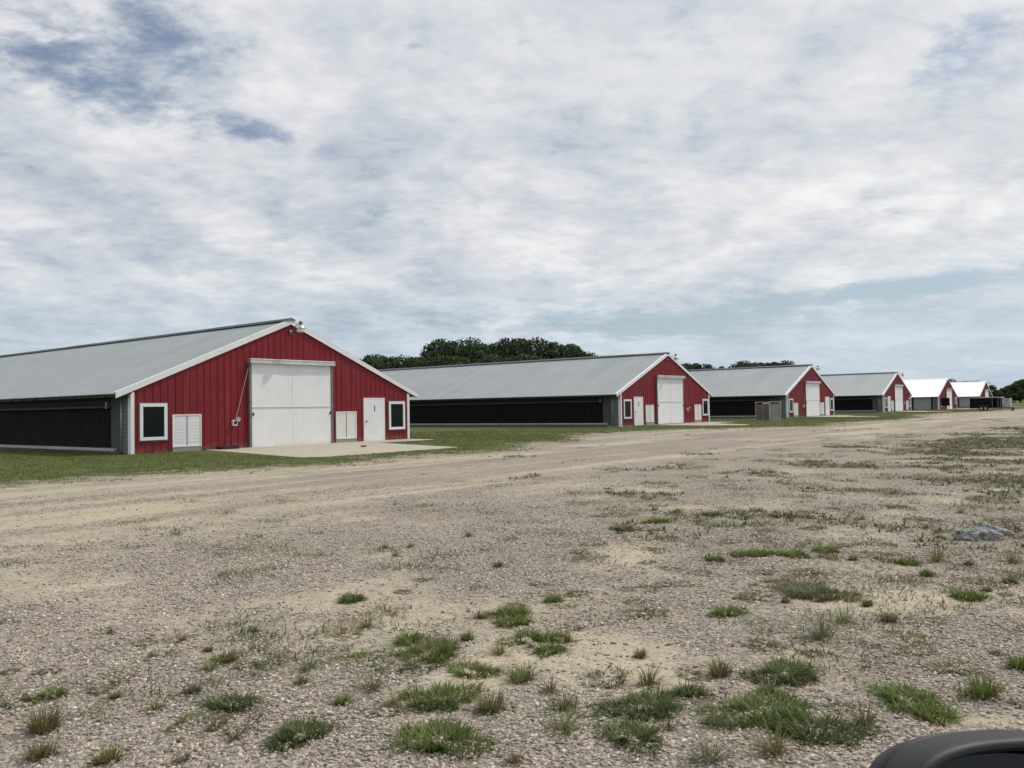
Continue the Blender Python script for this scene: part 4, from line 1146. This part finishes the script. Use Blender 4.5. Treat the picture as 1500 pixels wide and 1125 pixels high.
# ------------------------------------------------------------------ things beside the barns
def crate(loc, rzv, w, d, h, label, pale):
    k = M['crate'] if pale else M['cratedk']
    p = empty('shipping_crate', loc, rzv); tag(p, label, 'crate', 'tall open crates beside the third barn')
    for x in (0, w):
        for y in (0, d): MB().box(x - .035, x + .035, y - .035, y + .035, 0.0, h).build('corner_post', k, p)
    if not pale:
        MB().box(w / 2 - .035, w / 2 + .035, -.037, .033, .08, h - .09).build('middle_post', k, p)
    mb = MB()
    for z in (.0, h - .082):
        z0 = z + .001
        for y in (-.045, d + .0): mb.box(.036, w - .036, y, y + .045, z0, z0 + .08)
        for x in (-.045, w + .0): mb.box(x, x + .045, .036, d - .036, z0, z0 + .08)
    mb.build('crate_rails', k, p)
    mb = MB(); mb.box(.05, w - .05, .05, d - .05, .02, .10); mb.build('pallet', M['cratedk'], p)
    if pale:
        mb = MB()
        for q in range(7): mb.box(.08 + q * (w - .16) / 7, .08 + (q + .72) * (w - .16) / 7, .06, d - .08, .105, h - .22 - .03 * (q % 3))
        mb.build('stacked_panels', M['cslat'], p)
        mb = MB(); mb.box(.06, w - .06, .06, d - .06, h - .20, h - .19); mb.build('cover_sheet', M['white'], p)
    else:
        mb = MB(); mb.box(.06, w * .49, .06, d - .06, .105, h - .24); mb.box(w * .53, w - .06, .05, d - .06, .105, h - .20); mb.build('stacked_panels', M['cgrey'], p)
        mb = MB(); mb.box(w * .56, w - .09, .04, d * .5, h - .195, h - .10); mb.build('cover_sheet', M['white'], p)
        mb = MB(); mb.obox((.05, -.02, h - .12), (w * .42, -.02, h - .42), .03, .03); mb.build('brace', k, p)


a_ = ground_pt(1107.5, 617.2); b2_ = ground_pt(1127, 617.2)
crate((a_.x, a_.y, .03), -.27, 1.16, 1.0, 1.66, 'brown open crate packed with dark grey sheets, left of the pair by the third barn', False)
a_ = ground_pt(1127.6, 617.4); b2_ = ground_pt(1142.6, 617.0)
crate((a_.x, a_.y, .03), -.27, .90, .9, 1.68, 'pale yellow wood crate holding upright grey-white panels, right of the pair', True)

# dark tub by the third barn's corner
p = empty('storage_tub', bl(2, -.75, -1.6), math.pi / 2 - TH); tag(p, 'dark low tub on the grass against the third barn near its white corner', 'tub')
MB().lathe([(.36, 0), (.40, .05), (.44, .55), (.46, .56)], n=20).build('tub_body', M['black'], p, smooth=True)
MB().lathe([(.47, .561), (.47, .60), (.38, .66), (.05, .69)], n=20).build('tub_lid', M['cgrey'], p, smooth=True)

# boot tray and litter at the first barn
p = empty('boot_tray', bl(0, 3.75, .42, .03), math.pi / 2 - TH); tag(p, 'black rubber tray on the grass edge by the first barn, below the door winch', 'tray')
mb = MB(); mb.box(-.38, .38, -.2, .2, .02, .05); mb.build('tray_base', M['black'], p)
mb = MB(); mb.box(-.40, -.36, -.22, .22, .02, .15); mb.box(.36, .40, -.22, .22, .02, .15); mb.box(-.36, .36, -.22, -.18, .02, .13); mb.box(-.36, .36, .18, .22, .02, .14); mb.build('tray_rim', M['tyre'], p, bevel=.012)
q = ground_pt(532.5, 654.6, .06)
o = MB().box(-.10, .10, -.05, .05, 0, .065).build('brick', M['brick'], bevel=.012); o.location = (q.x, q.y, .056); o.rotation_euler = (0, 0, .5)
tag(o, 'small broken brown brick lying on the apron before door number 1', 'brick')
o = MB().box(-.2, .2, -.1, .1, 0, .09).build('brick', M['brick'], bevel=.012); o.location = bl(0, -.18, -.75, .03); o.rotation_euler = (0, 0, 2.2)
tag(o, 'red brick at the foot of the drain pipe, left corner of the first barn', 'brick')


# black box on stand before the fifth barn
q = at_dist(1385.3, 601.2, 133)
p = empty('equipment_box', (q.x, q.y, 0), -.25); tag(p, 'black box on thin legs standing before the fifth barn gable', 'box')
mb = MB(); mb.box(-.60, .52, -.45, .45, .72, 1.92); mb.build('box_body', M['blackmesh'], p, bevel=.03)
MB().box(-.62, .54, -.47, .47, 1.922, 1.96).build('box_lid', M['black'], p)
for x in (-.55, .47):
    for y in (-.4, .4): MB().box(x - .025, x + .025, y - .025, y + .025, 0, .718).build('leg', M['steel'], p)

# trailer
q = ground_pt(1421, 601.4); q2 = ground_pt(1474, 601.6)
tp = at_dist(1421, 601.4, 118.5); tp2 = at_dist(1474, 601.6, 115.5)
p = empty('farm_trailer', (tp.x, tp.y, 0), math.atan2(tp2.y - tp.y, tp2.x - tp.x)); tag(p, 'long black-sided farm trailer with pale roof parked by the last barn', 'trailer')
LT = 3.85
mb = MB(); mb.box(0, LT * .70, 0, 1.9, .42, 1.80); mb.build('closed_body', M['blackmesh'], p)
mb = MB(); mb.box(LT * .702, LT, .06, 1.84, .42, .50); mb.box(LT * .702, LT, 1.80, 1.86, .50, 1.8); mb.build('open_bay', M['black'], p)
for x in (.72, .90, .985): MB().box(LT * x, LT * x + .05, -.01, .05, .502, 1.80).build('post', M['track'], p)
mb = MB(); mb.box(LT * .702, LT, -.012, .04, .36, .418); mb.box(0, LT * .70, -.012, .1, .34, .418); mb.build('side_rail', M['track'], p)
mb = MB(); mb.prism([(-.08, 1.805), (LT + .05, 1.805), (LT + .02, 1.92), (.1, 1.90)], -.08, 1.98); mb.build('roof', M['ledge'], p)
for x in (1.45, 1.98):
    w = MB().tube([(x, -.10, .33), (x, .10, .33)], .33, 22).build('wheel', M['tyre'], p)
    MB().tube([(x, -.115, .33), (x, -.101, .33)], .17, 16).build('rim', M['steel'], w)
mb = MB(); mb.box(1.08, 2.36, -.13, .11, .70, .73); mb.build('mudguard', M['track'], p)
mb = MB(); mb.box(LT + .12, LT + 1.02, .1, 1.6, .52, 1.72); mb.build('front_box', M['wpanel'], p, bevel=.02)
mb = MB(); mb.obox((LT + .15, .08, .6), (LT + .95, .08, 1.66), .04, .06); mb.build('diagonal_brace', M['track'], p)
mb = MB(); mb.obox((LT, .9, .45), (LT + 1.3, .9, .45), .12, .1); mb.build('tongue', M['track'], p)
mb = MB(); mb.tube([(LT + 1.1, .8, .03), (LT + 1.1, .8, 1.7)], .04, 8); mb.tube([(LT + 1.1, .8, .02), (LT + 1.1, .8, .06)], .14, 10); mb.build('jack', M['trim'], p)
mb = MB(); mb.box(LT + 1.15, LT + 1.38, .6, .9, .02, .45); mb.build('hitch_block', M['black'], p)


# ------------------------------------------------------------------ side mirror of the vehicle the photo is taken from
def mirror():
    c = at_dist(1532, 1240, .80)
    p = empty('side_mirror', c); tag(p, 'dark grey plastic side mirror housing in the bottom right corner', 'car mirror')
    # local frame: x right, y away, z up
    def ring(sx, sz, y, n=96, dx=0, dz=0, e=.44):
        pts = []
        for k in range(n):
            t = 2 * math.pi * k / n; ct, s_ = math.cos(t), math.sin(t)
            ee = e
            x = math.copysign(abs(ct) ** ee, ct) * sx; z = math.copysign(abs(s_) ** (ee + .08), s_) * sz
            # top falls away gently to the outer (left) end
            z *= 1 - .10 * (1 if x < 0 else .0) * (abs(x) / sx) ** 2
            pts.append((x + dx, y, z + dz - .010 * (x / sx if x > 0 else 0)))
        return pts
    def loft(rings, closed_end=True):
        n = len(rings[0]); v = [q for r in rings for q in r]; f = []
        for i in range(len(rings) - 1):
            for k in range(n): f.append((i * n + k, i * n + (k + 1) % n, (i + 1) * n + (k + 1) % n, (i + 1) * n + k))
        if closed_end: f.append(tuple(range((len(rings) - 1) * n, len(rings) * n)))
        return v, f
    hx, hz = .150, .098
    v, f = loft([ring(hx * .86, hz * .80, .045), ring(hx * .90, hz * .85, .010), ring(hx * .932, hz * .902, -.0015)], False); MB().add(v, f).build('inner_rim', M['black'], p, smooth=True, fixn=False)
    rs = [ring(hx * .93, hz * .90, -.002), ring(hx * .965, hz * .95, -.004), ring(hx * .99, hz * .985, .004), ring(hx, hz, .018), ring(hx * 1.0, hz * 1.004, .040)]
    v, f = loft(rs, False); MB().add(v, f).build('bezel', M['mirror'], p, smooth=True, fixn=False)
    rs = [ring(hx * .985, hz * .985, .038), ring(hx * .975, hz * .975, .0425), ring(hx * 1.002, hz * 1.006, .0437), ring(hx * 1.0, hz * .995, .052), ring(hx * .97, hz * .94, .070), ring(hx * .88, hz * .82, .088), ring(hx * .70, hz * .60, .100), ring(hx * .4, hz * .33, .107), ring(hx * .1, hz * .1, .109)]
    v, f = loft(rs); MB().add(v, f).build('housing', M['mirror'], p, smooth=True, fixn=False)
    v, f = loft([ring(hx * .86, hz * .80, .044), ring(hx * .84, hz * .78, .040), ring(hx * .05, hz * .05, .038)]); MB().add(v, f).build('glass', M['mglass'], p, smooth=False, fixn=False)
    mb = MB(); mb.tube([(.10, .07, -.05), (.20, .06, -.085), (.30, .03, -.10)], [.035, .035, .045], 14); mb.build('arm', M['black'], p, smooth=True)
    p.rotation_euler = (math.radians(-13), math.radians(4.0), math.radians(14))


mirror()
